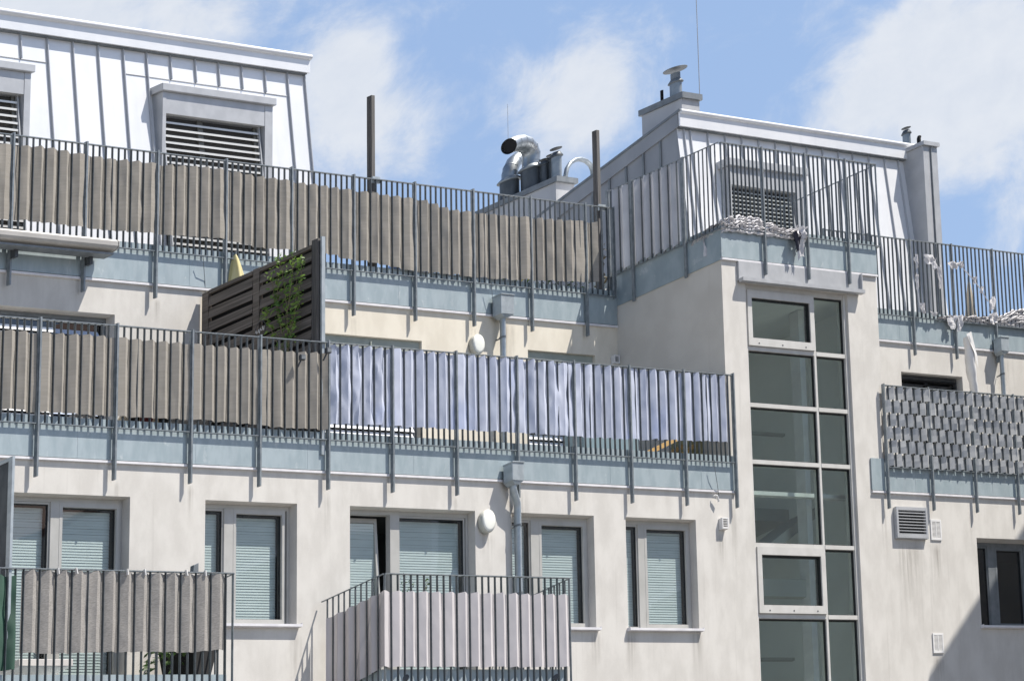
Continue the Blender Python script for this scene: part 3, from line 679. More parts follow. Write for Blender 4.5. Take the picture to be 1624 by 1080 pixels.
# ---- right upper railing
rr_zb = (hz(1391, 497.4, YU) + hz(1600, 520, YU)) / 2
rr_zt = hz(1391, 374.3, YU) * .5 + hz(1624, 403, YU) * .5
rr_pb = (hz(1441, 561, YU) + hz(1571, 576, YU)) / 2
rup = Rail('terrace_railing', (8, YU, rr_zb), 'bare upper railing right of the stair tower with torn cloth scraps')
rxs = [X(1441, 381, YU), X(1507, 389, YU), X(1571.5, 396.5, YU)]
rxs = [rxs[0] - 1.12 * 2, rxs[0] - 1.12] + rxs + [rxs[2] + 1.12 * k for k in (1, 2, 3, 4, 5)]
for x in rxs: rup.post('x', YU - .004, x, rr_pb, rr_zt + .012)
for i in range(len(rxs) - 1): rup.run('x', YU, rxs[i], rxs[i + 1], rr_zb, rr_zt, 9)
# ---- right lower railing (woven)
rl_zb = (hz(1403, 742, YL) + hz(1610, 752, YL)) / 2
rl_zt = (hz(1400, 611, YL) + hz(1611, 627, YL)) / 2
rl_pb = (hz(1400, 810, YL) + hz(1540, 808, YL)) / 2
rlo = Rail('terrace_railing', (5.5, YL, rl_zb), 'lower right terrace railing woven with grey strips')
wx = [X(1400, 615, YL), X(1470.5, 619, YL), X(1538.5, 623, YL), X(1605, 628, YL)]
wx += [wx[-1] + 1.14 * k for k in (1, 2, 3, 4, 5)]
for x in wx: rlo.post('x', YL - .004, x, rl_pb, rl_zt + .012)
for i in range(len(wx) - 1): rlo.run('x', YL, wx[i], wx[i + 1], rl_zb, rl_zt, 9)
# ---- balconies at the bottom
YB = -.711
def balcony(name, label, x0, x1, ztop, zslab, nfront, nside, left=True, right=True):
    r = Rail(name, ((x0 + x1) / 2, YB, zslab), label)
    r.run('x', YB, x0, x1, zslab - .55, ztop, nfront, ends=True)
    if left: r.run('y', x0, -.03, YB, zslab - .55, ztop, nside, ends=False)
    if right: r.run('y', x1, -.03, YB, zslab - .55, ztop, nside, ends=False)
    s = MB(); s.box(x0 + .045, x1 - .045, YB + .045, -.003, zslab - .26, zslab); o = s.build('balcony_slab', M_GALV, r.root)
    return r
mb_z = (aY(608, 911, YB).z + aY(905, 914, YB).z) / 2
mbx0, mbx1 = aY(608, 920, YB).x, aY(904, 920, YB).x
mid = balcony('balcony', 'small projecting balcony in the middle wrapped in pale mauve cloth', mbx0, mbx1, mb_z, aY(750, 1058, YB).z, 28, 10)
bl_z = (aY(0, 902, YB).z + aY(371, 906.5, YB).z) / 2
blx1 = aY(371, 960, YB).x; blx0 = blx1 - 5.05
bal = balcony('balcony', 'bottom left balcony with dark flat bars and grey heather cloth', blx0, blx1, bl_z, aY(200, 1066, YB).z, 38, 6, left=False)

# ------------------------------------------------------------------ cloth screens threaded between the bars
def cloth(name, pts, ztop, zbot, amp, m, label, loc=None, rows=20, wr=.006, k=5, cat='privacy screen', seed=0, phase=0, sag=0., group=None, sharp=1.0, loose=None):
    """pts: (x, y, nx, ny) per bar; the sheet passes behind even bars and in front of odd ones"""
    colz = []
    n = len(pts); rn = random.Random(seed * 7 + 1); ak = [rn.uniform(.74, 1.05) if rn.random() > .07 else rn.uniform(.1, .45) for _ in pts]; shp = [rn.uniform(.95, 1.08) for _ in pts]; jx = [rn.uniform(-.004, .004) for _ in pts]
    for i in range(n - 1):
        for j in range(k):
            t = j / k
            s0 = 1 if (i + phase) % 2 == 0 else -1
            tt = t
            s_ = s0 * (1 - 2 * tt); s_ = math.copysign(abs(s_) ** (sharp * shp[i]), s_) * (ak[i] + (ak[i + 1] - ak[i]) * t)
            a, b = pts[i], pts[i + 1]
            colz.append((i + t, [a[q] + (b[q] - a[q]) * t for q in range(4)], s_))
    s0 = 1 if (n - 1 + phase) % 2 == 0 else -1
    colz.append((n - 1.0, list(pts[-1]), s0 * ak[-1]))
    vs = []; fs = []; nc = len(colz)
    for ci, (u, p, s_) in enumerate(colz):
        f = u / (n - 1)
        zt = ztop(f) if callable(ztop) else ztop; zb = zbot(f) if callable(zbot) else zbot
        nl = math.hypot(p[2], p[3]) or 1; nx, ny = p[2] / nl, p[3] / nl
        zt += .008 * mnoise.noise(Vector((u * .45 + seed, seed, 1))) - .004 * (1 + s_); zb += .016 * mnoise.noise(Vector((u * .5 + seed, seed, 7))) + .004 * s_
        for r_ in range(rows + 1):
            h = r_ / rows; z = zb + (zt - zb) * h
            w = mnoise.noise(Vector((u * .55, z * 2.4, seed * 3.1))) * 1.2 + mnoise.noise(Vector((u * 1.4 + z * 2, z * 6, seed))) * .6
            wv_ = wr * (loose(f) if loose else 1); w += .9 * mnoise.noise(Vector((u * .9 - z * 3.2, z * 1.1 + u * .3, seed * 1.7))) ; o = -s_ * amp + w * wv_ * (1 - .7 * min(1, abs(s_)) ** 2)
            if h > .93: o *= .93
            sh = wr * .5 * mnoise.noise(Vector((u * .8, z * 3, seed + 20)))
            vs.append((p[0] + nx * o + (sh if abs(ny) > .5 else 0), p[1] + ny * o + (sh if abs(nx) > .5 else 0), z))
    R_ = rows + 1
    for ci in range(nc - 1):
        for r_ in range(rows): fs.append((ci * R_ + r_, (ci + 1) * R_ + r_, (ci + 1) * R_ + r_ + 1, ci * R_ + r_ + 1))
    mb = MB(); mb.add(vs, fs, True)
    o = mb.build(name, m, None, label=label, cat=cat, group=group)
    es = o.modifiers.new('edge', 'EDGE_SPLIT'); es.split_angle = math.radians(16)
    return o

def barlist(rail, i0, i1, Y, post_between=None):
    out = []
    for i in range(i0, i1): out += rail.bars[i]
    return [(x, Y, 0, -1) for x in out]
AMP = BD / 2 + .013
def zf(pairs, Y):
    """piecewise height along the sheet from photo points"""
    zs = [aY(a, b, Y).z for a, b in pairs]; n_ = len(zs) - 1
    def f(t):
        q = min(max(t, 0), 1) * n_; i = min(int(q), n_ - 1); w = q - i; w = w * w * (3 - 2 * w)
        return zs[i] + (zs[i + 1] - zs[i]) * w
    return f
# the cloth skips the posts, passing behind them, so each run keeps its own rhythm
def bays(rail, i0, i1, Y, extra_end=False):
    pts = []
    for i in range(i0, i1):
        for x in rail.bars[i]: pts.append((x, Y, 0, -1))
        if i < i1 - 1: pass
    return pts
# lower taupe (left edge to the timber screen)
pts = bays(low, 0, 6, YL) + [(lx[6] - .03, YL, 0, -1)]
cloth('privacy_screen', pts, zf([(-250, 505), (-100, 513), (60, 527), (100, 530), (180, 534), (205, 537), (300, 545), (400, 553), (460, 557), (516, 560)], YL),
      zf([(-250, 630), (-100, 640), (60, 651), (100, 655), (180, 660), (205, 661), (300, 665), (400, 672), (460, 679), (516, 681)], YL), AMP, M_TAUPE,
      'taupe cloth woven through the lower terrace railing left of the timber screen', seed=1, phase=1)
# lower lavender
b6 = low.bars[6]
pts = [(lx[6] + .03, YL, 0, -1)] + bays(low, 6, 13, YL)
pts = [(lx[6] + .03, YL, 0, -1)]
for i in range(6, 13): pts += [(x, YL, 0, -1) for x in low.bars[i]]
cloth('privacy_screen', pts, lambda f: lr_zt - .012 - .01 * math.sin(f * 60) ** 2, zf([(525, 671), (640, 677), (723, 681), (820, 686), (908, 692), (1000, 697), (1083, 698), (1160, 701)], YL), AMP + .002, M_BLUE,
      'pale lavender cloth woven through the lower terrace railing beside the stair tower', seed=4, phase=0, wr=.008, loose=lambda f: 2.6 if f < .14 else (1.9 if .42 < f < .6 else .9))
# upper taupe
pts = []
for i in range(0, 11): pts += [(x, YU, 0, -1) for x in upp.bars[i]]
pts += [(x, YU, 0, -1) for x in upp.bars[11][:2]]
cloth('privacy_screen', pts, zf([(-230, 205), (-110, 215), (0, 229), (60, 232), (130, 246), (200, 254), (300, 262), (400, 279), (500, 293), (560, 302), (640, 313), (700, 331), (760, 337), (850, 345), (950, 353)], YU),
      zf([(-230, 320), (-110, 335), (0, 347), (60, 352), (130, 361), (200, 366), (300, 374), (400, 392), (500, 400), (560, 413), (640, 428), (700, 434), (760, 439), (850, 443), (945, 448)], YU), AMP, M_TAUPE,
      'long taupe cloth woven through the upper terrace railing', seed=9, phase=0, wr=.008)
# tower side pale cloth
pts = [(XS, y, -1, 0) for y in tow.bars[2] + [sy[1]] + tow.bars[1]]
cloth('privacy_screen', pts, lambda f: tw_zt - .02, lambda f: tw_zb + .03 + .02 * math.sin(f * 40), AMP + .026, M_SIDECL,
      'pale grey cloth woven through the side railing of the tower terrace', seed=12, phase=1, wr=.005)
# middle balcony mauve, wrapped round its corner
side = [y for y in mid.bars[1]]
pts = [(mbx0, y, -1, 0) for y in side] + [(mbx0 - .012, YB - .012, -.7, -.7)] + [(x, YB, 0, -1) for x in mid.bars[0]] + [(mbx1 - .01, YB, 0, -1)]
mzt = (aY(620, 938, YB).z + aY(885, 941, YB).z) / 2; mzb = (aY(620, 1058, YB).z + aY(885, 1056, YB).z) / 2
ns = len(side)
cloth('privacy_screen', pts, lambda f: mzt - max(0, (1 - f * len(pts) / ns)) * .02, lambda f: mzb - max(0, (1 - f * len(pts) / ns)) * .06, AMP + .002, M_MAUVE,
      'pale mauve cloth wrapped around the middle balcony railing', seed=15, phase=1, wr=.004)
# bottom left grey
bx_ = [x for x in bal.bars[0] if x > aY(33, 950, YB).x]
pts = [(x, YB, 0, -1) for x in bx_]
cloth('privacy_screen', pts, bl_z - .016, zf([(36, 1035), (130, 1036), (200, 1034), (260, 1033), (310, 1034), (362, 1030)], YB), AMP, M_GREYCL,
      'grey heather cloth pegged to the bottom left balcony railing', seed=21, phase=0, wr=.006)
gx = [x for x in bal.bars[0] if x < aY(24, 950, YB).x]
pts = [(x, YB, 0, -1) for x in gx]
cloth('privacy_screen', pts, aY(10, 912, YB).z, aY(10, 1062, YB).z, AMP * .6, M_GREEN, 'dark green cloth at the left end of the bottom left balcony', seed=23, phase=1, wr=.02)
# woven strips of the lower right railing
allb = []
for i in range(len(wx) - 1): allb += rlo.bars[i] + [wx[i + 1]]
allb = [wx[0] + .03] + allb
wv = empty('woven_screen', (wx[1], YL, rl_zb), 'grey plastic strips woven in basket pattern through the lower right railing', 'privacy screen')
nst = 6; zt0, zb0 = rl_zt - .015, rl_zb + .012; sh_ = (zt0 - zb0) / nst
for s_i in range(nst):
    za = zb0 + s_i * sh_; ph = s_i % 2
    vs = []; fs = []
    cols = []
    for i in range(len(allb) - 1):
        for j in range(3):
            t = j / 3; s0 = 1 if (i + ph) % 2 == 0 else -1; q = 1 - 2 * t
            cols.append((allb[i] + (allb[i + 1] - allb[i]) * t, YL + s0 * q * (AMP + .004), i + t))
    for (x, y, u) in cols:
        dzz = .014 * mnoise.noise(Vector((u * .4, s_i * 5, 3))) + .006 * mnoise.noise(Vector((u * 1.7, s_i * 9, 1)))
        sagk = -.012 * (s_i / 6) * (1 if x > wx[2] else 0)
        for h in (0, .5, 1): vs.append((x, y + .012 * mnoise.noise(Vector((u * .8, h * 1.2 + s_i * 3, 8))), za + sh_ * (.03 + .94 * h) + dzz + sagk))
    for i in range(len(cols) - 1):
        for h in range(2): fs.append((i * 3 + h, i * 3 + 3 + h, i * 3 + 4 + h, i * 3 + 1 + h))
    mb = MB(); mb.add(vs, fs); o = mb.build('strip', M_STRIP, wv)


# ------------------------------------------------------------------ downpipes with hoppers
def downpipe(wall, pxl, pxr, pyt, pyb, pytaper, pipe_pts, r, label, group='rainwater hoppers with downpipes', dep=.11):
    yf = wall - .15
    x0, x1 = aY(pxl, (pyt + pyb) / 2, yf).x, aY(pxr, (pyt + pyb) / 2, yf).x
    zt, zb, zc = aY(pxl, pyt, yf).z, aY(pxl, pyb, yf).z, aY(pxl, pytaper, yf + .05).z
    root = empty('downpipe', (x0, yf, zb), label, 'downpipe', group)
    h = MB(); xm, ym = (x0 + x1) / 2 - .01, yf + .06; q = .045
    h.hexa([(x0, yf, zb), (x1, yf, zb), (x1, yf + dep, zb), (x0, yf + dep, zb), (x0, yf, zt), (x1, yf, zt), (x1, yf + dep, zt), (x0, yf + dep, zt)])
    h.hexa([(xm - q, ym - q, zc), (xm + q, ym - q, zc), (xm + q, ym + q, zc), (xm - q, ym + q, zc), (x0 + .003, yf + .003, zb - .001), (x1 - .003, yf + .003, zb - .001), (x1 - .003, yf + dep - .003, zb - .001), (x0 + .003, yf + dep - .003, zb - .001)])
    h.box(x0 - .008, x1 + .008, yf - .008, yf + dep + .004, zt, zt + .016)
    bevel(h.build('hopper', M_ZINC, root), .004)
    p = MB(); pts = [Vector((xm, ym, zc + .01))] + pipe_pts(xm, ym, zc); p.tube(pts, r, 14); p.build('pipe', M_ZINC, root)
    return root, xm, ym, zc
def clamp_ring(root, x, y, z, r):
    m = MB(); m.tube([(x, y, z), (x, y, z + .025)], r + .006, 14); m.box(x - .006, x + .006, y + r, y + r + .05, z + .004, z + .02); m.build('clamp', M_MIDGREY, root)
r1, x_, y_, z_ = downpipe(Y_UP, 795, 815.5, 467, 497, 505, lambda x, y, z: [Vector((x, y, z - .1)), Vector((x, y + .01, FL_LOW))], .033, 'zinc hopper and downpipe on the cream upper wall beside a round lamp')
clamp_ring(r1, x_, y_ + .004, hz(800, 543, Y_UP), .033)
xs2 = aY(821, 830, -.06).x
r2, x_, y_, z_ = downpipe(0., 813, 831, 733, 761, 770, lambda x, y, z: [Vector((x, y, z - .03)), Vector((x + .01, y + .0, z - .06)), Vector((xs2 - .01, y + .025, z - .20)), Vector((xs2, y + .03, z - .26)), Vector((xs2, y + .03, -1.0)), Vector((xs2, y + .03, FLOOR1 - .3))], .038,
                          'zinc hopper and bent downpipe between the round lamp and a window of the main wall')
for zz in (-.55, -1.35): clamp_ring(r2, xs2, y_ + .03, zz, .038)
r3, x_, y_, z_ = downpipe(Y_UP, 1588, 1600.5, 535, 556, 563, lambda x, y, z: [Vector((x, y, z - .1)), Vector((x, y + .01, FL_LOWR))], .03, 'zinc hopper and downpipe on the right upper wall beside the wrapped white parasol')
clamp_ring(r3, x_, y_ + .004, hz(1585, 600, Y_UP), .03)

# ------------------------------------------------------------------ round wall lamps
def wall_lamp(px, py, wall, d, label):
    c = aY(px, py, wall - .05); root = empty('wall_lamp', (c.x, wall, c.z), label, 'wall lamp', 'round wall lamps'); r = d / 2
    m = MB(); m.lathe([(r * .93, .001), (r, .006), (r, .052), (r * .97, .059), (r * .90, .061)], (c.x, wall, c.z), 40, 'y'); m.build('rim', M_LAMPRIM, root)
    m = MB(); m.lathe([(r * .895, .0585), (r * .88, .063), (r * .7, .067), (r * .4, .069), (r * .02, .070)], (c.x, wall, c.z), 40, 'y'); m.build('diffuser', M_LAMP, root)
wall_lamp(758.5, 546, Y_UP, .25, 'round cream lamp on the cream upper wall left of the downpipe')
wall_lamp(774.5, 826, 0., .275, 'round white lamp on the main wall between two windows')

# ------------------------------------------------------------------ vents
def vent(px0, px1, py0, py1, wall, dep, n, label, name='wall_vent', m_=M_WPLASTIC, hood=False, split=False, group=None, slot=M_DARK, lip=.12):
    a, b = aY(px0, (py0 + py1) / 2, wall).x, aY(px1, (py0 + py1) / 2, wall).x
    zt, zb = aY((px0 + px1) / 2, py0, wall).z, aY((px0 + px1) / 2, py1, wall).z
    root = empty(name, ((a + b) / 2, wall, zb), label, 'vent', group)
    y0, y1 = wall - dep, wall - .002; w = b - a; h = zt - zb; e = w * lip
    f = MB(); f.box(a, a + e, y0, y1, zb, zt); f.box(b - e, b, y0, y1, zb, zt); f.box(a + e, b - e, y0, y1, zt - e, zt); f.box(a + e, b - e, y0, y1, zb, zb + e)
    if split: f.box((a + b) / 2 - e * .3, (a + b) / 2 + e * .3, y0, y1, zb + e, zt - e)
    bevel(f.build('frame', m_, root), .003)
    s = MB(); s.quad((a + e, y1 - .004, zb + e), (b - e, y1 - .004, zb + e), (b - e, y1 - .004, zt - e), (a + e, y1 - .004, zt - e)); s.build('backing', slot, root)
    l = MB(); st = (h - 2 * e) / n
    for i in range(n):
        z = zb + e + st * i
        l.hexa([(a + e, y0 + .002, z + st * .05), (b - e, y0 + .002, z + st * .05), (b - e, y1 - .006, z + st * .45), (a + e, y1 - .006, z + st * .45),
                (a + e, y0 + .002, z + st * .34), (b - e, y0 + .002, z + st * .34), (b - e, y1 - .006, z + st * .6), (a + e, y1 - .006, z + st * .6)])
    l.build('louvre', m_, root)
vent(1417.4, 1466.5, 806, 855.5, 0., .045, 8, 'large grey metal louvre grille on the right wall', 'louvre_grille', M_MIDGREY if False else M_LTGREY, lip=.06)
vent(1475.2, 1492, 824, 857, 0., .012, 13, 'white slotted grille right beside the large grey louvre', 'vent_grille', split=True, group='white slotted grilles', slot=M_MIDGREY)
vent(1478.8, 1495.5, 1004, 1036, 0., .012, 13, 'white slotted grille lower down at the edge of the big shadow', 'vent_grille', split=True, group='white slotted grilles', slot=M_MIDGREY)
vent(1139.5, 1149.3, 823, 841, 0., .05, 5, 'small white hooded vent between the last window and the stair glazing', group='small hooded vents', lip=.14)
vent(968.5, 977, 565.5, 579, Y_UP, .05, 5, 'small vent in the shaded corner of the cream wall beside the tower', group='small hooded vents', lip=.14)

# ------------------------------------------------------------------ retracted awning in front of the upper fascia
ya = Y_UP - .145
ax1 = aY(174, 390, ya).x; axl = XL + 3
azt = (aY(0, 366, ya).z + aY(174, 382.5, ya).z) / 2; azb = (aY(0, 384, ya).z + aY(172, 400, ya).z) / 2
A = empty('awning', (ax1 - 2, Y_UP, azb), 'retracted grey awning cassette in front of the upper fascia at the left edge', 'awning')
prof = [(-.085, azb), (-.10, azb + .03), (-.10, azb + .08), (-.08, azt - .02), (-.04, azt), (.06, azt + .005), (.075, azt - .02), (.075, azb + .01), (.03, azb - .03)]
m = MB(); m.prism([(ax1, ya + y, z) for y, z in prof], (axl - ax1, 0, 0)); o = bevel(m.build('cassette', M_AWN, A), .012)
m = MB(); m.prism([(ax1 + .012, ya + y * 1.03, z) for y, z in prof], (-.011, 0, 0)); m.build('end_cap', M_AWN, A)
m = MB(); m.box(axl, ax1 - .02, ya - .06, ya + .05, azb - .055, azb - .034); m.build('front_rail', M_MIDGREY, A)
for px in (15, 134):
    x = aY(px, 400, ya + .1).x; m = MB(); m.box(x - .025, x + .025, ya + .02, YU - .03, azb - .14, azb - .031)
    m.build('bracket', M_DARK, A)

# ------------------------------------------------------------------ timber privacy screen across the lower terrace
PX = PARTX
pf, pb = aX(508, 379, PX), aX(325, 474, PX)
ztf, ztb = pf.z, pb.z; ztop_ = (ztf + ztb) / 2
S = empty('timber_screen', (PX, .6, FL_LOW), 'dark weathered timber screen with horizontal boards dividing the lower terrace', 'fence')
yfr, ymd, ybk = .01, aX(410, 430, PX).y, aX(325, 474, PX).y
for y, zt in ((yfr + .02, ztop_ + .06), (ymd, ztop_ + .02), (ybk - .03, ztop_ - .0)):
    m = MB(); m.box(PX - .045, PX + .03, y - .035, y + .035, FL_LOW, zt); m.build('post', M_POSTWOOD if y < .1 else M_WOOD, S)
for ya_, yb2 in ((yfr + .06, ymd - .04), (ymd + .04, ybk - .07)):
    m = MB(); n = 15; hgt = ztop_ - .02 - (FL_LOW + .05); st = hgt / n
    for i in range(n):
        z0 = FL_LOW + .05 + i * st; j = rnd.uniform(-.005, .005); k = rnd.uniform(-.008, .008); g_ = .76 + rnd.uniform(-.07, .05)
        m.hexa([(PX - .052 + j, ya_, z0), (PX - .030 + j, ya_, z0), (PX - .030 + j, yb2, z0 + k), (PX - .052 + j, yb2, z0 + k), (PX - .030 + j, ya_, z0 + st * g_), (PX - .010 + j, ya_, z0 + st * g_), (PX - .010 + j, yb2, z0 + st * g_ + k), (PX - .030 + j, yb2, z0 + st * g_ + k)])
    m.box(PX - .05, PX + .03, ya_, yb2, ztop_ - .03, ztop_ + .012)
    bk = MB(); bk.box(PX + .008, PX + .018, ya_, yb2, FL_LOW + .03, ztop_ - .032); bk.build('backing', M_BLACK, S)  # black sheet added so the board gaps read as shaded recesses
    m.build('board_panel', M_WOOD, S)
m = MB(); m.box(PX - .018, PX + .045, -.035, -.018, FL_LOW - .1, ztop_ + .07); m.build('steel_post', M_ZINC, S)

# ------------------------------------------------------------------ plants
def leaves(mb, pts, size, n, spread, rn):
    for i in range(n):
        c = Vector(rn.choice(pts)) + Vector((rn.gauss(0, spread), rn.gauss(0, spread), rn.gauss(0, spread)))
        a = Vector((rn.gauss(0, 1), rn.gauss(0, 1), rn.gauss(0, .7))).normalized(); b = a.cross(Vector((rn.gauss(0, 1), rn.gauss(0, 1), rn.gauss(0, 1)))).normalized()
        s = size * rn.uniform(.6, 1.3)
        mb.add([c - a * s, c - a * s * .2 + b * s * .45, c + a * s, c - a * s * .2 - b * s * .45], [(0, 1, 2, 3)])
def plant(name, label, stems, size, per, spread, lm, cat='plant', seed=3, pot=None, group=None):
    rn = random.Random(seed)
    base = stems[0][0]; root = empty(name, base, label, cat, group)
    sm = MB(); pts = []
    for st in stems:
        st = [Vector(p) for p in st]; dense = []
        for i in range(len(st) - 1):
            for k in range(8): dense.append(st[i].lerp(st[i + 1], k / 8) + Vector((rn.gauss(0, .004), rn.gauss(0, .004), 0)))
        dense.append(st[-1]); sm.tube(dense, [.006 * (1 - .7 * i / len(dense)) for i in range(len(dense))], 5); pts += dense[2:]
    sm.build('stem', M_STEM, root); lm_ = MB(); leaves(lm_, pts, size, int(len(pts) * per), spread, rn); lm_.build('foliage', lm, root)
    if pot: pot.build('pot', M_DARK, root)
    return root
PLX = PX - .16
def q(px, py): return aX(px, py, PLX)
b0 = q(458, 600); b0.z = FL_LOW
stems = [[b0, q(457, 540), q(455, 500), q(452, 460), q(446, 425), q(441, 408)], [b0, q(455, 555), q(445, 520), q(437, 480), q(430, 445), q(428, 433)],
         [q(457, 530), q(466, 500), q(473, 470), q(478, 440), q(480, 404)], [q(456, 545), q(462, 525), q(466, 505), q(470, 470), q(471, 420)], [b0, q(448, 560), q(436, 535), q(424, 508), q(421, 490)],
         [q(456, 500), q(462, 450), q(465, 420), q(462, 405)], [q(446, 520), q(440, 490), q(440, 460), q(442, 435)]]
pt = MB(); pt.lathe([(.11, 0), (.15, .28), (.14, .28)], (b0.x, b0.y, FL_LOW), 20)
plant('climbing_plant', 'leafy green climbing shrub in front of the dark timber screen', stems, .027, 2.8, .026, M_LEAF, seed=5, pot=pt)
MX = aY(640, 930, YB + .1)
def qm(px, py): return aY(px, py, YB + .10)
stems = [[qm(645, 985), qm(644, 945), qm(641, 925), qm(640, 908)], [qm(646, 985), qm(649, 945), qm(652, 930), qm(650, 922)], [qm(650, 985), qm(670, 945), qm(676, 930), qm(678, 924)]]
plant('balcony_plant', 'small green seedling rising over the cloth of the middle balcony', stems, .018, 1.3, .022, M_LEAFD, seed=8)

# ------------------------------------------------------------------ wire hoop sign with white script
hc = aX(413.5, 522, PX - .1)
hp = empty('hoop_sign', hc, 'round wire hoop with a white handwritten word on the terrace screen', 'sign')
m = MB(); m.tube([hc + Vector((0, math.cos(t) * .058, math.sin(t) * .09)) for t in [2 * math.pi * i / 28 for i in range(29)]], .0045, 6); m.build('hoop', M_DARK, hp)
m = MB(); pts = []
for i in range(60):
    t = i / 59; pts.append(hc + Vector((-.012, .05 - .1 * t, -.03 + .03 * t + .018 * math.sin(t * 26) + .012 * math.sin(t * 41))))
m.tube(pts, .0032, 5); m.build('lettering', M_WPLASTIC, hp)

# ------------------------------------------------------------------ parasols (folded)
def parasol(name, label, base, zt, zb, r, m_, pole=True, tilt=(0, 0), n=36, seed=1):
    root = empty(name, base, label, 'parasol'); bx, by = base[0], base[1]
    m = MB(); rows = 14; vs = []; fs = []
    for i in range(rows + 1):
        t = i / rows; z = zt + (zb - zt) * t; rr = r * (.06 + .94 * t ** .75)
        for k in range(n):
            a = 2 * math.pi * k / n; w = 1 + .34 * t * math.sin(8 * a + 2 * mnoise.noise(Vector((t * 2, seed, 0)))) + .08 * math.sin(3 * a + seed)
            vs.append((bx + tilt[0] * (t) + rr * w * math.cos(a), by + tilt[1] * t + rr * w * math.sin(a), z + .012 * math.sin(8 * a) * t))
    for i in range(rows):
        for k in range(n): fs.append((i * n + k, i * n + (k + 1) % n, (i + 1) * n + (k + 1) % n, (i + 1) * n + k))
    m.add(vs, fs, True); m.build('canopy', m_, root)
    if pole:
        m = MB(); m.tube([(bx + tilt[0] * .9, by + tilt[1] * .9, base[2]), (bx, by, zt + .03)], .014, 10); m.build('pole', M_MIDGREY, root)
    return root
PYY = .75
t0 = aX(373, 404, PX + .55); 
parasol('parasol', 'folded yellow parasol standing behind the timber screen', (t0.x, t0.y, FL_LOW), t0.z, t0.z - .95, .21, M_YELLOW, seed=2)
t0 = aY(1536, 443, Y_UP + .35)
parasol('parasol', 'folded cream parasol on the right upper terrace behind the bare railing', (t0.x, t0.y, FL_UPR), t0.z, t0.z - 1.1, .11, M_CREAMCL, seed=4)
wt, wb = aY(1533, 534, .55), aY(1548, 640, .55)
W_ = empty('wrapped_parasol', (wb.x, .55, FL_LOWR), 'closed parasol in a white sleeve leaning above the woven railing', 'parasol')
m = MB(); ax_ = []
for i in range(13):
    t = i / 12; p_ = wt.lerp(wb, t) + Vector((.008 * math.sin(t * 9), 0, 0)); ax_.append(p_)
m.tube(ax_, [.045 + .022 * (1 - abs(1 - i / 5)) * (i < 10) + .006 * math.sin(i * 2.2) for i in range(13)], 14); m.build('sleeve', M_WPLASTIC, W_)
m = MB(); m.add([ax_[0] + Vector((-.06, -.03, .02)), ax_[0] + Vector((.055, -.04, .06)), ax_[4] + Vector((.075, -.07, 0)), ax_[6] + Vector((.06, -.07, 0)), ax_[3] + Vector((-.02, -.075, 0))], [(0, 1, 2, 4), (2, 3, 4)]); m.build('sleeve_flap', M_WPLASTIC, W_)
m = MB(); m.tube([ax_[-1], (wb.x + .03, .55, FL_LOWR)], .02, 10); m.build('pole', M_LTGREY, W_)

# ------------------------------------------------------------------ timber posts of the upper terrace
for (px, py, lab) in ((588, 153, 'tall weathered timber post rising left of the sky gap on the upper terrace'), (944.5, 208, 'weathered timber post in front of the right roof gable')):
    c = aY(px, py, Y_UP + .02); root = empty('timber_post', (c.x, c.y, FL_UP), lab, 'post', 'timber posts on the upper terrace')
    m = MB(); m.box(c.x - .035, c.x + .035, c.y - .03, c.y + .03, FL_UP, c.z); bevel(m.build('shaft', M_POSTWOOD, root), .004)
    m = MB(); zc = ur_zt - .01; m.box(c.x - .05, c.x + .10, c.y - .05, c.y - .0315, zc - .03, zc + .05); m.box(c.x + .037, c.x + .1, c.y - .03, c.y + .03, zc + .035, zc + .05); m.build('clamp', M_ZINC, root)

# ------------------------------------------------------------------ ducts and flues
def flue(name, label, c, r, z0, z1, cap=None, m_=M_FLUE, cat='flue', group=None, collar=True, capm=M_FLUE):
    root = empty(name, (c[0], c[1], z0), label, cat, group)
    m = MB(); m.tube([(c[0], c[1], z0), (c[0], c[1], z1)], r, 22); m.build('sleeve', m_, root)
    if collar:
        m = MB(); m.lathe([(r * 1.0, z1 - .012), (r * 1.28, z1 - .004), (r * 1.28, z1 + .004), (r * .85, z1 + .05), (r * .8, z1 + .055)], (c[0], c[1], 0), 24); m.build('collar', capm, root)
    if cap:
        (rc, zc) = cap
        m = MB(); m.tube([(c[0], c[1], z1), (c[0], c[1], zc - .05)], r * .8, 16); m.build('neck', capm, root)
        m = MB(); m.lathe([(rc * .98, zc), (rc, zc + .006), (rc * .6, zc + .014), (rc * .05, zc + .02)], (c[0], c[1], 0), 28); m.build('rain_cap', capm, root)
    return root
xc = rx0 + .17
s1 = aX(808, 288, xc - .02); s2 = aX(841, 269, xc + .02); s3 = aX(882, 249, xc + .05)
d1 = flue('ventilation_duct', 'bent shiny metal duct at the left end of the long chimney', (xc - .02, s1.y), .118, c2t, s1.z, None, M_POT, 'duct')
def pY(px, py, Y): return aY(px, py, Y)
def arc(mb_pts, r, root, segs=True):
    m = MB(); m.tube(mb_pts, r, 24, caps=False); o = m.build('elbow', M_DUCT, root); e = o.modifiers.new('es', 'EDGE_SPLIT'); e.split_angle = math.radians(60)
    for p0, p1 in zip(mb_pts[1:-1], mb_pts[2:]):
        d = (Vector(p1) - Vector(p0)).normalized() * .006; k = MB(); k.tube([Vector(p0) - d, Vector(p0) + d], r * 1.025, 24, caps=False); k.build('seam_ring', M_DUCT, root)
Y1 = s1.y
P1 = [pY(808, 289, Y1), pY(808.5, 276, Y1), pY(810, 268, Y1), pY(815, 258, Y1), pY(824, 250, Y1), pY(836, 247, Y1)]
arc(P1, .098, d1)
Y2 = s2.y
d2 = flue('ventilation_duct', 'large shiny duct elbow with its dark open mouth facing the street', (xc + .02, s2.y), .118, c2t, s2.z, None, M_POT, 'duct')
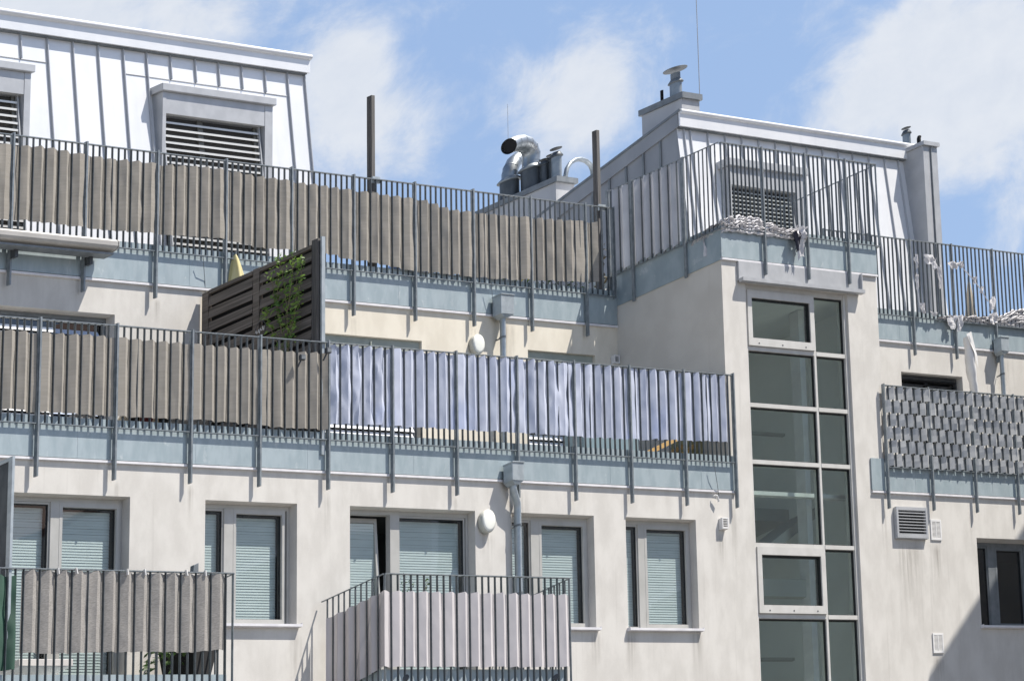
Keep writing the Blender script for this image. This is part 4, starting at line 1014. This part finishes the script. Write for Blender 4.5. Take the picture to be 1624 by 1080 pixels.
P2 = [pY(841, 270, Y2), pY(842.5, 258, Y2), pY(843, 247, Y2), pY(840, 237, Y2), pY(833.5, 230, Y2), pY(825, 227, Y2), pY(816, 228.5, Y2), pY(807, 232.5, Y2)]
arc(P2, .106, d2)
m = MB(); dd = (P2[-1] - P2[-2]).normalized(); e_ = P2[-1] - dd * .03; m.tube([e_ - dd * .03, e_], .1, 24); m.build('mouth', M_BLACK, d2)
flue('chimney_flue', 'capped flue nearest the front end of the long chimney', (xc + .05, s3.y), .066, c2t, s3.z, (.075, s3.z + .11), M_FLUE, group='capped flues on the long chimney', capm=M_POT)
s4 = aX(863, 262, xc + .05)
flue('chimney_flue', 'shorter capped flue between the shiny ducts and the front flue', (xc + .05, s4.y), .05, c2t, s4.z, (.062, s4.z + .07), M_POT, group='capped flues on the long chimney', capm=M_POT)
s5 = aX(874, 256, xc + .1)
flue('chimney_flue', 'thin capped flue just behind the front flue of the long chimney', (xc + .1, s5.y), .045, c2t, s5.z, (.06, s5.z + .08), M_POT, group='capped flues on the long chimney', capm=M_POT)
yh = c2f + .22
hp_ = [pY(px, py, yh) for px, py in ((896.5, 281), (899, 268), (904.5, 259), (912, 254), (920, 252.8), (929, 255.5), (936.5, 262), (940, 271), (941, 300))]
m = MB(); m.tube(hp_, .030, 14); tag(m.build('flexible_hose', M_FLUE, None), 'grey flexible hose arching from the long chimney towards the timber post', 'hose')
ym = (c1f + c1b) / 2
k1 = aX(1071.5, 132, c1l + .14)
flue('chimney_flue', 'double collared flue with rain cap on the corner chimney', (c1l + .14, k1.y), .075, c1t, k1.z, (.15, aX(1072, 111, c1l + .14).z), M_FLUE, capm=M_MIDGREY)
k2 = aX(1049.5, 144, c1l + .1)
m = MB(); m.tube([(c1l + .1, k2.y, c1t), (c1l + .1, k2.y, k2.z)], .02, 12); tag(m.build('vent_pipe', M_BLACK, None), 'thin black vent pipe on the corner chimney', 'pipe')
k3 = aY(1437.5, 213, YC + .25)
flue('chimney_flue', 'small capped flue on the right roof beside the tall shaft', (k3.x, k3.y), .054, rcz1 - .2, k3.z, (.064, aY(1437, 204, YC + .25).z), M_FLUE, capm=M_POT)
k4 = aY(1457, 218, YC + .2)
m = MB(); m.tube([(k4.x, k4.y, rcz1 - .2), (k4.x, k4.y, k4.z - .02), (k4.x + .02, k4.y, k4.z + .01)], .028, 12); tag(m.build('vent_pipe', M_BLACK, None), 'stubby black vent pipe against the tall shaft', 'pipe')
for (px, yb3, yt3, Yp_, r_, lab) in ((1109.5, 146, -60, c1f + .1, .0055, 'long thin lightning rod on the corner chimney'), (806, 225, 166, Y2 + .1, .003, 'faint thin lightning rod above the shiny ducts')):
    a, b = aY(px, yb3, Yp_), aY(px, yt3, Yp_); m = MB(); m.tube([(a.x, a.y, a.z - .1), (a.x, a.y, b.z)], r_, 6); tag(m.build('lightning_rod', M_LTGREY, None), lab, 'lightning rod')

# ------------------------------------------------------------------ crumpled cloth on the railings
def crumple(name, label, pts, radii, m_, seed, squash=1., fold=1., cat='cloth', n=44, per=26, parent=None):
    pts = [Vector(p) for p in pts]; C_ = []
    for i in range(len(pts) - 1):
        for k in range(per): C_.append((pts[i].lerp(pts[i + 1], k / per), radii[i] + (radii[i + 1] - radii[i]) * k / per, i + k / per))
    C_.append((pts[-1], radii[-1], len(pts) - 1)); vs = []; fs = []
    for ci, (p, r, u) in enumerate(C_):
        t = (C_[min(ci + 1, len(C_) - 1)][0] - C_[max(ci - 1, 0)][0]).normalized(); a1 = t.cross(Vector((.02, .03, 1)))
        a1 = a1.normalized() if a1.length > .2 else Vector((1, 0, 0)); a2 = a1.cross(t).normalized()
        for k in range(n):
            a = 2 * math.pi * k / n; dv = a1 * math.cos(a) + a2 * math.sin(a)
            w = p + dv * r
            f = 1 + fold * (.30 * mnoise.noise(w * 7 + Vector((seed, 0, 0))) + .30 * (1 - 2.4 * abs(mnoise.noise(Vector((w.x * 5, w.y * 5, w.z * 20 + w.x * 5 + seed))))) - .08)
            vs.append(p + a1 * math.cos(a) * r * f * squash + a2 * math.sin(a) * r * f)
    for i in range(len(C_) - 1):
        for k in range(n): fs.append((i * n + k, i * n + (k + 1) % n, (i + 1) * n + (k + 1) % n, (i + 1) * n + k))
    m = MB(); m.add(vs, fs, True); m.add(vs[:n], [tuple(range(n))[::-1]]); m.add(vs[-n:], [tuple(range(n))])
    o = m.build(name, m_, parent); return tag(o, label, cat) if label else o
zt_ = tw_zb
def F(px, py, Y=YF + .03): return aY(px, py, Y)
def Sd(px, py): return aX(px, py, XS + .04)
def fold_pile(name, label, pts, nrm, H, m_, seed, folds=6, A=.05, parent=None, sub=10):
    """cloth collapsed into stacked folds along a rail foot: a zigzag section swept along the path"""
    pts = [Vector(p) for p in pts]; vs = []; fs = []; C_ = []
    for i in range(len(pts) - 1):
        for k in range(sub):
            t = k / sub; C_.append((pts[i].lerp(pts[i + 1], t), (Vector(nrm[i]).lerp(Vector(nrm[i + 1]), t)).normalized(), H[i] + (H[i + 1] - H[i]) * t, i + t))
    C_.append((pts[-1], Vector(nrm[-1]).normalized(), H[-1], len(pts) - 1.0)); K = folds * 4 + 1
    for (p, n_, h, u) in C_:
        hh = h * (1 + .28 * mnoise.noise(Vector((u * 1.9, seed, 2))) + .16 * mnoise.noise(Vector((u * 6.5, seed, 5))))
        for k in range(K):
            t = k / (K - 1); ph = (k % 4) / 4; o = (0, .8, 1, .55)[k % 4]
            fr = mnoise.noise(Vector((u * 1.6 + k // 4 * .9, k // 4 * 3.1, seed))); fr2 = mnoise.noise(Vector((u * 5.2, k * .8, seed + 9)))
            a = A * (.35 + .65 * math.sin(math.pi * min(1, .25 + t * .8))) * (.7 + .8 * fr)
            vs.append(p + n_ * (a * (o - .35) + .014 * fr2) + Vector((0, 0, hh * (1 - t) + .020 * fr + .010 * fr2)))
    for i in range(len(C_) - 1):
        for k in range(K - 1): fs.append((i * K + k, (i + 1) * K + k, (i + 1) * K + k + 1, i * K + k + 1))
    m = MB(); m.add(vs, fs, True); o = m.build(name, m_, parent)
    e = o.modifiers.new('es', 'EDGE_SPLIT'); e.split_angle = math.radians(50)
    return tag(o, label, 'cloth' if label else None)
def scrap(name, c, w, h, seed, m_, parent, dep=.03, nx=9, nz=11, lean=0.):
    """a small torn rag: uneven outline, folded across its width"""
    vs = []; fs = []; c = Vector(c)
    for i in range(nx):
        u = i / (nx - 1) * 2 - 1
        for k in range(nz):
            v = k / (nz - 1) * 2 - 1
            q = 1 + .45 * mnoise.noise(Vector((u * 1.6, v * 1.6, seed)))
            y = -dep * (.5 + mnoise.noise(Vector((u * 2.6 + v, v * .9, seed + 4))) + .5 * math.sin(u * 5 + seed + v * 1.5))
            vs.append((c.x + u * w / 2 * q * (1 - .35 * max(0, -v)) + lean * v, c.y + y, c.z + v * h / 2 * q))
    for i in range(nx - 1):
        for k in range(nz - 1): fs.append((i * nz + k, (i + 1) * nz + k, (i + 1) * nz + k + 1, i * nz + k + 1))
    m = MB(); m.add(vs, fs, True); return m.build(name, m_, parent)
L_, F_ = (-1, 0, 0), (0, -1, 0)
pile = fold_pile('crumpled_cloth', 'pale cloth slumped in folds along the front of the tower terrace railing',
    [Sd(1098, 392), Sd(1112, 384), Sd(1130, 376), Sd(1146, 368)] + [F(x, 365 + (x - 1150) * .13 + 1, YF) for x in (1156, 1172, 1190, 1208, 1226, 1244, 1262, 1278)],
    [L_, L_, L_, (-.7, -.7, 0), F_, F_, F_, F_, F_, F_, F_, F_], [.03, .09, .15, .17, .19, .21, .235, .20, .155, .13, .15, .06], M_PALECL, 3, 6, .055)
scrap('hanging_end', F(1268, 388, YF - .035), .12, .34, 5, M_PALECL, pile, .03)
scrap('dark_lining', F(1263, 384, YF - .055), .11, .24, 8, mat('dark_cloth', (.03, .03, .045), None, .9), pile, .03)
scrap('hanging_end', Sd(1117, 391), .10, .24, 11, M_PALECL, pile, .03)
scrap('hanging_end', F(1268, 370, YF - .05), .30, .16, 31, M_PALECL, pile, .05)
def U_(px, py, o=-.02): return aY(px, py, YU + o)
xsU = (1486, 1505, 1525, 1545, 1565, 1585, 1605, 1630, 1665)
pr_ = fold_pile('crumpled_cloth', 'torn white cloth collapsed along the foot of the right upper railing', [U_(x, 506 + (x - 1486) * .105, -.0) for x in xsU], [F_] * 9, [.02, .06, .07, .09, .12, .13, .24, .29, .28], M_PALECL, 17, 6, .055)
for (px, py, w_, h_, sd, ln) in ((1508, 511, .22, .17, 21, 0), (1520, 514, .13, .2, 22, .02), (1574, 506, .24, .14, 23, 0), (1573, 482, .16, .2, 24, .03), (1512, 422, .30, .10, 26, 0), (1524, 421, .10, .09, 36, 0), (1473, 412, .24, .13, 28, 0), (1481, 420, .07, .16, 29, .02),
                              (1452, 415, .07, .17, 27, 0), (1453, 446, .06, .20, 30, 0), (1489, 440, .07, .30, 32, 0), (1462, 490, .08, .14, 33, -.02), (1545, 445, .05, .10, 34, .02), (1556, 460, .05, .09, 35, .02), (1480, 499, .2, .06, 37, 0)):
    scrap('torn_scrap', U_(px, py), w_, h_, sd, M_PALECL, pr_, .025, lean=ln)
m = MB(); m.tube([U_(1528, 427), U_(1545, 445), U_(1556, 460), U_(1567, 478)], .006, 6); m.build('torn_edge', M_PALECL, pr_)

# ------------------------------------------------------------------ rain stains on the render (wear, 2 mm proud)
mm_, nt_ = nodes_of('rain_stain'); Nn, Ll = nt_.nodes, nt_.links
o_ = Nn.new('ShaderNodeOutputMaterial'); b_ = Nn.new('ShaderNodeBsdfPrincipled'); b_.inputs['Base Color'].default_value = (.22, .195, .16, 1); b_.inputs['Roughness'].default_value = .95
tcn = Nn.new('ShaderNodeTexCoord'); sp = Nn.new('ShaderNodeSeparateXYZ'); Ll.new(tcn.outputs['Generated'], sp.inputs[0])
mpn = Nn.new('ShaderNodeMapping'); mpn.inputs['Scale'].default_value = (16, 16, .9); Ll.new(tcn.outputs['Object'], mpn.inputs[0]); nn = Nn.new('ShaderNodeTexNoise'); nn.inputs['Scale'].default_value = 1; nn.inputs['Detail'].default_value = 5; Ll.new(mpn.outputs[0], nn.inputs['Vector'])
def m_op(op, a, b):
    n = Nn.new('ShaderNodeMath'); n.operation = op
    for i, v in enumerate((a, b)):
        if isinstance(v, (int, float)): n.inputs[i].default_value = v
        else: Ll.new(v, n.inputs[i])
    return n.outputs[0]
ex_ = m_op('MULTIPLY', m_op('SUBTRACT', 1.0, sp.outputs[0]), m_op('MULTIPLY', sp.outputs[0], 4.0))
top_ = m_op('MINIMUM', m_op('MULTIPLY', m_op('SUBTRACT', 1.0, sp.outputs[2]), 7.0), 1.0)
al = m_op('MULTIPLY', m_op('MULTIPLY', m_op('MULTIPLY', m_op('POWER', sp.outputs[2], 1.6), top_), ex_), m_op('MULTIPLY', m_op('MAXIMUM', m_op('SUBTRACT', nn.outputs['Fac'], .38), 0.0), 1.5))
Ll.new(al, b_.inputs['Alpha']); Ll.new(b_.outputs[0], o_.inputs[0])
def stain(px, py, w_, h_, wall=0.):
    c = aY(px, py, wall - .002); m = MB(); m.quad((c.x - w_ / 2, c.y, c.z - h_), (c.x + w_ / 2, c.y, c.z - h_), (c.x + w_ / 2, c.y, c.z), (c.x - w_ / 2, c.y, c.z)); m.build('rain_stain', mm_, B)
for a in ((1442, 856, .75, 1.3), (1484, 858, .4, .9), (1487, 1037, .35, .6), (1000, 998, .25, .8), (1105, 998, .25, .7), (470, 1004, .25, .7), (945, 999, .22, .6), (822, 772, .5, 1.2), (1163, 800, .14, 1.1), (1081, 796, .12, .5), (721, 787, .12, .4), (519, 782, .14, .8), (302, 767, .12, .6), (186, 763, .12, .45), (1144, 843, .2, .7), (775, 846, .3, .5), (1401, 806, .14, .8), (1540, 809, .14, .7), (1606, 812, .12, .5)): stain(*a)
for a in ((249, 474, .12, .4), (561, 502, .12, .4), (751, 519, .12, .4), (802, 508, .45, .9), (1590, 566, .4, .7)): stain(*a, wall=Y_UP)

# ------------------------------------------------------------------ balcony divider at the left edge
bx2 = aY(13.5, 905, YB + .02).x
dz = aY(13, 724, YB + .02).z
DV = empty('balcony_divider', (bx2, YB / 2, FLOOR1), 'tall metal balcony divider panel at the left edge', 'screen')
m = MB(); m.box(bx2 - .02, bx2 + .02, YB, YB + .04, FLOOR1, dz); m.box(bx2 - .02, bx2 + .02, -.04, -.003, FLOOR1, dz); m.box(bx2 - .02, bx2 + .02, YB + .04, -.04, dz - .04, dz); m.build('frame', M_ZINC, DV)
m = MB(); m.box(bx2 - .006, bx2 + .006, YB + .04, -.04, FLOOR1, dz - .04); m.build('panel', M_POT, DV)

# ------------------------------------------------------------------ small things
def cable(label, P_, r=.0035, m_=M_MIDGREY, cat='cable'):
    m = MB(); m.tube(P_, r, 5); return tag(m.build('cable', m_, None), label, cat)
cable('loose grey cable hanging from the right end of the lavender cloth railing', [F(1133, 729, YL - .03), F(1134, 745, YL - .02), F(1138, 770, YL), F(1140, 786, -.01)])
m = MB(); m.tube([F(1131, 787, -.02), F(1134, 785, -.035), F(1137, 786, -.04), F(1140, 795, -.035)], [.006, .008, .012, .012], 8); tag(m.build('cable_hook', M_WPLASTIC, None), 'short white hook fitting on the wall below the loose cable', 'hook')
cable('thin cable hanging down the left upper wall beside the timber screen', [aY(322, 405, YU - .03), aY(323, 420, YU - .02), aY(325, 445, Y_UP - .02), aY(326, 475, Y_UP - .008)])
cable('thin cable hanging beside the upper hopper', [aY(779, 448, YU - .03), aY(781, 470, YU - .02), aY(782, 490, YU - .0)], .003)
def floodlight(px, py, label):
    c = aY(px, py, YL - .06); root = empty('floodlight', c, label, 'lamp', 'small lamps clipped to the lower railing')
    m = MB(); m.box(c.x - .045, c.x + .045, c.y - .025, c.y + .005, c.z - .03, c.z + .035); bevel(m.build('housing', M_DARK, root), .006)
    m = MB(); m.box(c.x - .036, c.x + .036, c.y - .027, c.y - .0255, c.z - .02, c.z + .022); m.build('lens', M_MIDGREY, root)
    m = MB(); m.beam((c.x, c.y + .005, c.z - .02), (c.x - .04, c.y + .02, c.z - .10), .018, .012); m.build('bracket', M_DARK, root)
floodlight(478, 568, 'small black lamp clipped in front of the taupe cloth'); floodlight(519, 557, 'small black lamp at the post between taupe and lavender cloth')
for i, (px, py) in enumerate(((92.5, 905), (122, 905), (202, 906.5), (230, 907), (296.5, 908), (325.5, 908.5))):
    c = aY(px, py, YB - .02); m = MB(); t = rnd.uniform(-.006, .012)
    m.hexa([(c.x - .004, c.y - .01, c.z - .033), (c.x + .012, c.y - .01, c.z - .033), (c.x + .012, c.y + .01, c.z - .033), (c.x - .004, c.y + .01, c.z - .033),
            (c.x - .016 - t, c.y - .01, c.z + .03), (c.x - .002 - t, c.y - .01, c.z + .03), (c.x - .002 - t, c.y + .01, c.z + .03), (c.x - .016 - t, c.y + .01, c.z + .03)])
    tag(m.build('clothes_peg', M_WPLASTIC, None), ('leftmost white clothes peg on the grey balcony cloth', 'second white clothes peg from the left on the balcony cloth', 'third white clothes peg from the left on the balcony cloth',
        'third white clothes peg from the right on the balcony cloth', 'white clothes peg just left of the small dark box', 'rightmost white clothes peg beside the small dark box')[i], 'peg', 'clothes pegs on the balcony rail')
c = aY(310.5, 899, YB + .03); m = MB(); m.hexa([(c.x - .04, c.y, c.z - .05), (c.x + .05, c.y, c.z - .05), (c.x + .05, c.y + .04, c.z - .05), (c.x - .04, c.y + .04, c.z - .05), (c.x - .03, c.y, c.z + .025), (c.x + .05, c.y, c.z + .05), (c.x + .05, c.y + .04, c.z + .05), (c.x - .03, c.y + .04, c.z + .025)])
bevel(tag(m.build('small_box', M_MIDGREY, None), 'small dark grey box behind the top rail of the bottom left balcony', 'box'), .004)
for px, py, lab in ((645, 1074, 'small dark spot lamp under the left part of the mauve cloth'), (883, 1073, 'small dark spot lamp under the right end of the mauve cloth')):
    c = aY(px, py, YB - .05); root = empty('spot_lamp', c, lab, 'lamp', 'spot lamps on the middle balcony')
    m = MB(); m.tube([c + Vector((.03, .03, .0)), c + Vector((-.03, -.01, -.0))], .03, 14); m.build('housing', M_DARK, root)
    m = MB(); m.tube([c + Vector((0, .0, -.02)), c + Vector((0, .03, -.09))], .008, 8); m.build('arm', M_DARK, root)

# things standing on the terraces, seen in the gaps
def boxthing(name, label, cat, px0, px1, py0, Y, z0, m_, dep=.25, group=None):
    a, b = aY(px0, py0, Y), aY(px1, py0, Y); m = MB(); m.box(a.x, b.x, Y, Y + dep, z0, a.z)
    return bevel(tag(m.build(name, m_, None), label, cat, group), .012)
boxthing('storage_box', 'pale grey storage box behind the taupe cloth of the lower terrace', 'box', 120, 152, 655, .25, FL_LOW, M_LTGREY)
boxthing('planter', 'plain grey planter box behind the taupe cloth next to the cushions', 'planter', 268, 330, 655, .2, FL_LOW, M_LTGREY)
boxthing('storage_box', 'blue grey chest behind the lavender cloth', 'box', 925, 1012, 676, .45, FL_LOW, mat('chest_blue_grey', (.20, .29, .34), None, .6))
for i, (px, mm, lab) in enumerate(((204, M_CREAMCU, 'cream round cushion edge under the taupe cloth, left of the dark red one'), (224, M_REDCL, 'dark red round cushion under the taupe cloth'), (250, M_CREAMCU, 'cream round cushion under the taupe cloth, right of the dark red one'))):
    c = aY(px, 668, .12); root = empty('round_cushion', c, lab, 'cushion', 'round cushions on the lower terrace')
    m = MB(); m.lathe([(.02, -.06), (.10, -.06), (.12, -.03), (.12, .03), (.10, .06), (.02, .06)], c, 24, 'y'); o = m.build('cover', mm, root); o.rotation_euler = (0, 0, 0)
    m = MB(); m.lathe([(.02, .0605), (.085, .0605), (.085, .064), (.02, .064)], c, 24, 'y'); m.build('face', M_BLACK if i != 1 else M_REDCL, root)
tl = empty('timber_lounger', aY(1050, 712, .4), 'yellow timber lounger frame with olive cushion behind the right end of the lavender cloth', 'lounger')
m = MB(); m.beam(aY(1020, 722, .35), aY(1085, 690, .35), .03, .06); m.beam(aY(1040, 730, .5), aY(1110, 695, .5), .03, .06); m.beam(aY(1080, 722, .4), aY(1110, 700, .4), .03, .05); m.build('frame', M_TIMBER, tl)
m = MB(); a, b = aY(1105, 685, .35), aY(1160, 690, .35); m.box(a.x, b.x + .1, .3, .7, FL_LOW + .02, a.z); bevel(m.build('cushion', M_OLIVE, tl), .03)
boxthing('blue_cover', 'bright blue cover on the upper terrace under the taupe cloth', 'cover', 622, 690, 420, Y_UP + .2, FL_UP, M_BLUETARP)
def flowers(px0, px1, py, label, m_, lm=M_LEAFD, n=26, seed=1):
    rn = random.Random(seed); a, b = aY(px0, py, Y_UP + .12), aY(px1, py, Y_UP + .12)
    root = empty('flower_box', ((a.x + b.x) / 2, Y_UP + .15, FL_UP), label, 'planter', 'flower boxes on the upper terrace')
    m = MB(); m.box(a.x, b.x, Y_UP + .04, Y_UP + .22, FL_UP, FL_UP + .10); m.build('trough', M_DARK, root)
    pts = [(rn.uniform(a.x, b.x), Y_UP + rn.uniform(.03, .16), rn.uniform(FL_UP + .10, a.z)) for _ in range(60)]
    m = MB(); leaves(m, pts, .026, n * 6, .02, rn); m.build('foliage', lm, root)
    if m_:
        m = MB(); leaves(m, [(p[0], p[1] - .04, p[2]) for p in pts], .02, n * 4, .012, rn); m.build('flowers', m_, root)
flowers(695, 752, 424, 'trough of green leaves under the upper taupe cloth', None, M_LEAF, 20, 2)
flowers(775, 846, 428, 'trough of yellow flowers under the upper taupe cloth', M_FLOWER, M_LEAF, 24, 3)
flowers(852, 935, 436, 'trough of dark plants under the right end of the upper taupe cloth', None, M_LEAFD, 20, 4)
c = aY(952, 440, Y_UP + .12); root = empty('potted_plant', (c.x, c.y, FL_UP), 'dry potted plant in the corner of the upper terrace beside the tower railing', 'plant')
m = MB(); m.lathe([(.06, 0), (.09, .16), (.08, .16)], (c.x, c.y, FL_UP), 18); m.build('pot', M_DARK, root)
rn = random.Random(4); m = MB(); leaves(m, [(c.x + rn.gauss(0, .05), c.y + rn.gauss(0, .04), FL_UP + rn.uniform(.15, .75)) for _ in range(40)], .03, 120, .02, rn); m.build('foliage', mat('dry_leaf', (.06, .05, .03), (.22, .17, .08), .8, scale=(12, 12, 12)), root)
# bottom left balcony
c0, c1_ = aY(24, 1047, -.30), aY(110, 1049, -.30)
m = MB(); m.box(c0.x, c1_.x, -.34, -.14, c0.z - .075, c0.z); bevel(tag(m.build('wall_shelf', M_TRIM, None), 'white shelf board in front of the left window on the bottom left balcony', 'shelf'), .006)
c = aY(325, 1060, -.30); root = empty('balcony_planter', (c.x, -.3, FLOOR1), 'black planter with a leafy plant on the bottom left balcony', 'planter')
zsl = aY(200, 1066, YB).z
m = MB(); a, b = aY(285, 1050, -.35), aY(322, 1050, -.35); m.hexa([(a.x + .1, -.45, zsl), (b.x - .06, -.45, zsl), (b.x - .06, -.15, zsl), (a.x + .1, -.15, zsl), (a.x, -.5, a.z + .22), (b.x + .05, -.5, a.z + .22), (b.x + .05, -.12, a.z + .22), (a.x, -.12, a.z + .22)]); m.build('pot', M_BLACK, root)
rn = random.Random(11); m = MB(); leaves(m, [(rn.uniform(a.x - .45, a.x + .15), -.35 + rn.gauss(0, .06), a.z + rn.uniform(-.05, .22)) for _ in range(50)], .04, 110, .03, rn); m.build('foliage', M_LEAFD, root)
CLOUDS = [(0, 0, 200, .9), (180, -20, 170, .8), (330, 20, 90, .5), (560, 60, 90, .6), (540, 160, 100, .8), (600, 240, 90, .6), (930, 100, 100, .5), (900, 190, 110, .6), (990, 150, 70, .4),
          (1560, 60, 170, 1.0), (1420, 120, 130, .7), (1560, 220, 130, .8), (1350, 190, 70, .4), (1640, 330, 70, .3)]
SKYT = (1.0, 1.0, 1.0, 1)
EXPO = 1.0

# ------------------------------------------------------------------ ground, added shadow house, light, sky
g = MB(); g.quad((-900, -900, GROUND), (900, -900, GROUND), (900, 900, GROUND), (-900, 900, GROUND)); g.build('ground', M_GROUND, None, kind='structure')
hx0, hy = 8.83, -3.0  # unseen house, shaped to cast the diagonal wall shadow and darken reflections
hz0 = 6.15
hs = .73
H = empty('shadow_house', (hx0 + 6, -9, GROUND), 'pale rendered house with a pitched roof, added out of view to shade the lower right wall', 'building')
m = MB(); rxm = hx0 + 7.5
prof = [(hx0, hy, GROUND), (rxm + 7.5, hy, GROUND), (rxm + 7.5, hy, hz0), (rxm, hy, hz0 + hs * 7.5), (hx0, hy, hz0)]
m.prism(prof, (0, -16, 0)); m.build('wall', M_HOUSE, H)
m = MB()
for (xa, xb, za, zb) in ((hx0 - .0, rxm, hz0, hz0 + hs * 7.5), (rxm + 7.5, rxm, hz0, hz0 + hs * 7.5)):
    m.hexa([(xa, hy - 16, za + .01), (xa, hy, za + .01), (xb, hy, zb + .01), (xb, hy - 16, zb + .01), (xa, hy - 16, za + .1), (xa, hy, za + .1), (xb, hy, zb + .1), (xb, hy - 16, zb + .1)])
m.build('roof', M_ROOFT, H)
for k in range(5):
    for zz in (-9, -6, -3, 0, 3):
        m = MB(); y = hy - 1.6 - k * 2.9; m.box(hx0 - .03, hx0 - .003, y - 1.2, y, zz, zz + 1.5); o = m.build('window', M_TRIM, H)
        m = MB(); m.box(hx0 - .04, hx0 - .031, y - 1.1, y - .1, zz + .1, zz + 1.4); m.build('pane', M_ROOM, o)

SUN = Vector((1.41, -1.0, 2.83)).normalized()
ld_ = bpy.data.lights.new('sun', 'SUN'); ld_.energy = 5.0; ld_.angle = math.radians(.4); ld_.color = (1.0, .945, .865)
so = bpy.data.objects.new('sun', ld_); col.objects.link(so); so.rotation_euler = SUN.to_track_quat('Z', 'Y').to_euler()
so.location = (10, -20, 40)
w = bpy.data.worlds.new('World'); scene.world = w; w.use_nodes = True
nt = w.node_tree; nt.nodes.clear(); N, L = nt.nodes, nt.links
out = N.new('ShaderNodeOutputWorld'); bg = N.new('ShaderNodeBackground'); L.new(bg.outputs[0], out.inputs[0])
sky = N.new('ShaderNodeTexSky'); sky.sky_type = 'NISHITA'; sky.sun_disc = False
sky.sun_elevation = math.asin(SUN.z); sky.sun_rotation = math.atan2(SUN.x, SUN.y)
sky.air_density = 1.0; sky.dust_density = .6; sky.ozone_density = 2.0; sky.altitude = 200
STR = .08
bg.inputs['Strength'].default_value = STR
# clouds, placed by direction in the sky
d0 = ray(812, 300).normalized(); e1 = d0.cross(Vector((0, 0, 1))).normalized(); e2 = e1.cross(d0).normalized()
def uv(px, py):
    d = ray(px, py); k = d.dot(d0); return d.dot(e1) / k, d.dot(e2) / k
tc = N.new('ShaderNodeTexCoord')
def dotn(v):
    n = N.new('ShaderNodeVectorMath'); n.operation = 'DOT_PRODUCT'; L.new(tc.outputs['Generated'], n.inputs[0]); n.inputs[1].default_value = v; return n.outputs['Value']
def mth(op, a, b=None, c=None):
    n = N.new('ShaderNodeMath'); n.operation = op
    for i, v in enumerate((a, b, c)):
        if v is None: continue
        if isinstance(v, (int, float)): n.inputs[i].default_value = v
        else: L.new(v, n.inputs[i])
    return n.outputs[0]
k0 = mth('MAXIMUM', dotn(d0), .05); U = mth('DIVIDE', dotn(e1), k0); V = mth('DIVIDE', dotn(e2), k0)
cmb = N.new('ShaderNodeCombineXYZ'); L.new(U, cmb.inputs[0]); L.new(V, cmb.inputs[1])
PXS = abs(uv(912, 300)[0] - uv(812, 300)[0]) / 100
def nz(scale, det, rgh, dist=0., off=0.):
    mp = N.new('ShaderNodeMapping'); mp.inputs['Location'].default_value = (off, off * .7, off * .3); mp.inputs['Scale'].default_value = (scale, scale, scale)
    L.new(cmb.outputs[0], mp.inputs[0]); n = N.new('ShaderNodeTexNoise'); n.inputs['Scale'].default_value = 1; n.inputs['Detail'].default_value = det; n.inputs['Roughness'].default_value = rgh
    n.inputs['Distortion'].default_value = dist; L.new(mp.outputs[0], n.inputs['Vector']); return n.outputs['Fac']
acc = None
for (px, py, rpx, amp) in CLOUDS:
    u0, v0 = uv(px, py); r = rpx * PXS
    du = mth('MULTIPLY', mth('SUBTRACT', U, u0), 1 / r); dv = mth('MULTIPLY', mth('SUBTRACT', V, v0), 1 / r)
    ex = mth('MULTIPLY', mth('EXPONENT', mth('MULTIPLY', mth('ADD', mth('MULTIPLY', du, du), mth('MULTIPLY', dv, dv)), -1.0)), amp)
    acc = ex if acc is None else mth('ADD', acc, ex)
n1 = nz(.0065 / PXS, 9, .64, .35, 3.1); n2 = nz(.016 / PXS, 6, .6, .2, 9.7)
dens = mth('ADD', acc, mth('MULTIPLY', mth('SUBTRACT', n1, .5), 1.9)); dens = mth('ADD', dens, mth('MULTIPLY', mth('SUBTRACT', n2, .5), .35))
mr = N.new('ShaderNodeMapRange'); mr.interpolation_type = 'SMOOTHSTEP'; mr.inputs['From Min'].default_value = .08; mr.inputs['From Max'].default_value = 1.0; L.new(dens, mr.inputs['Value'])
ccol = N.new('ShaderNodeMix'); ccol.data_type = 'RGBA'; L.new(n2, ccol.inputs['Factor'])
cs = 1 / STR / 2 ** EXPO
ccol.inputs[6].default_value = (.68 * cs, .735 * cs, .83 * cs, 1); ccol.inputs[7].default_value = (.86 * cs, .885 * cs, .925 * cs, 1)
tint = N.new('ShaderNodeMix'); tint.data_type = 'RGBA'; tint.blend_type = 'MULTIPLY'; tint.inputs['Factor'].default_value = 1.0; L.new(sky.outputs[0], tint.inputs[6]); tint.inputs[7].default_value = SKYT
fin = N.new('ShaderNodeMix'); fin.data_type = 'RGBA'; L.new(mth('MULTIPLY', mr.outputs[0], .92), fin.inputs['Factor']); hz_ = N.new('ShaderNodeMix'); hz_.data_type = 'RGBA'; L.new(mth('MULTIPLY', mth('SUBTRACT', 1.0, mth('MINIMUM', mth('MULTIPLY', dotn(Vector((0, 0, 1))), 1.5), 1.0)), .68), hz_.inputs['Factor']); L.new(tint.outputs[2], hz_.inputs[6]); hz_.inputs[7].default_value = (.37 * cs, .475 * cs, .71 * cs, 1); L.new(hz_.outputs[2], fin.inputs[6]); L.new(ccol.outputs[2], fin.inputs[7])
L.new(fin.outputs[2], bg.inputs['Color'])
vs_ = scene.view_settings; vs_.view_transform = 'Standard'; vs_.look = 'None'; vs_.exposure = EXPO; vs_.gamma = 1.0; vs_.use_curve_mapping = False
scene.render.engine = 'CYCLES'
scene.cycles.transparent_max_bounces = 16
scene.render.resolution_x = 1024; scene.render.resolution_y = 680
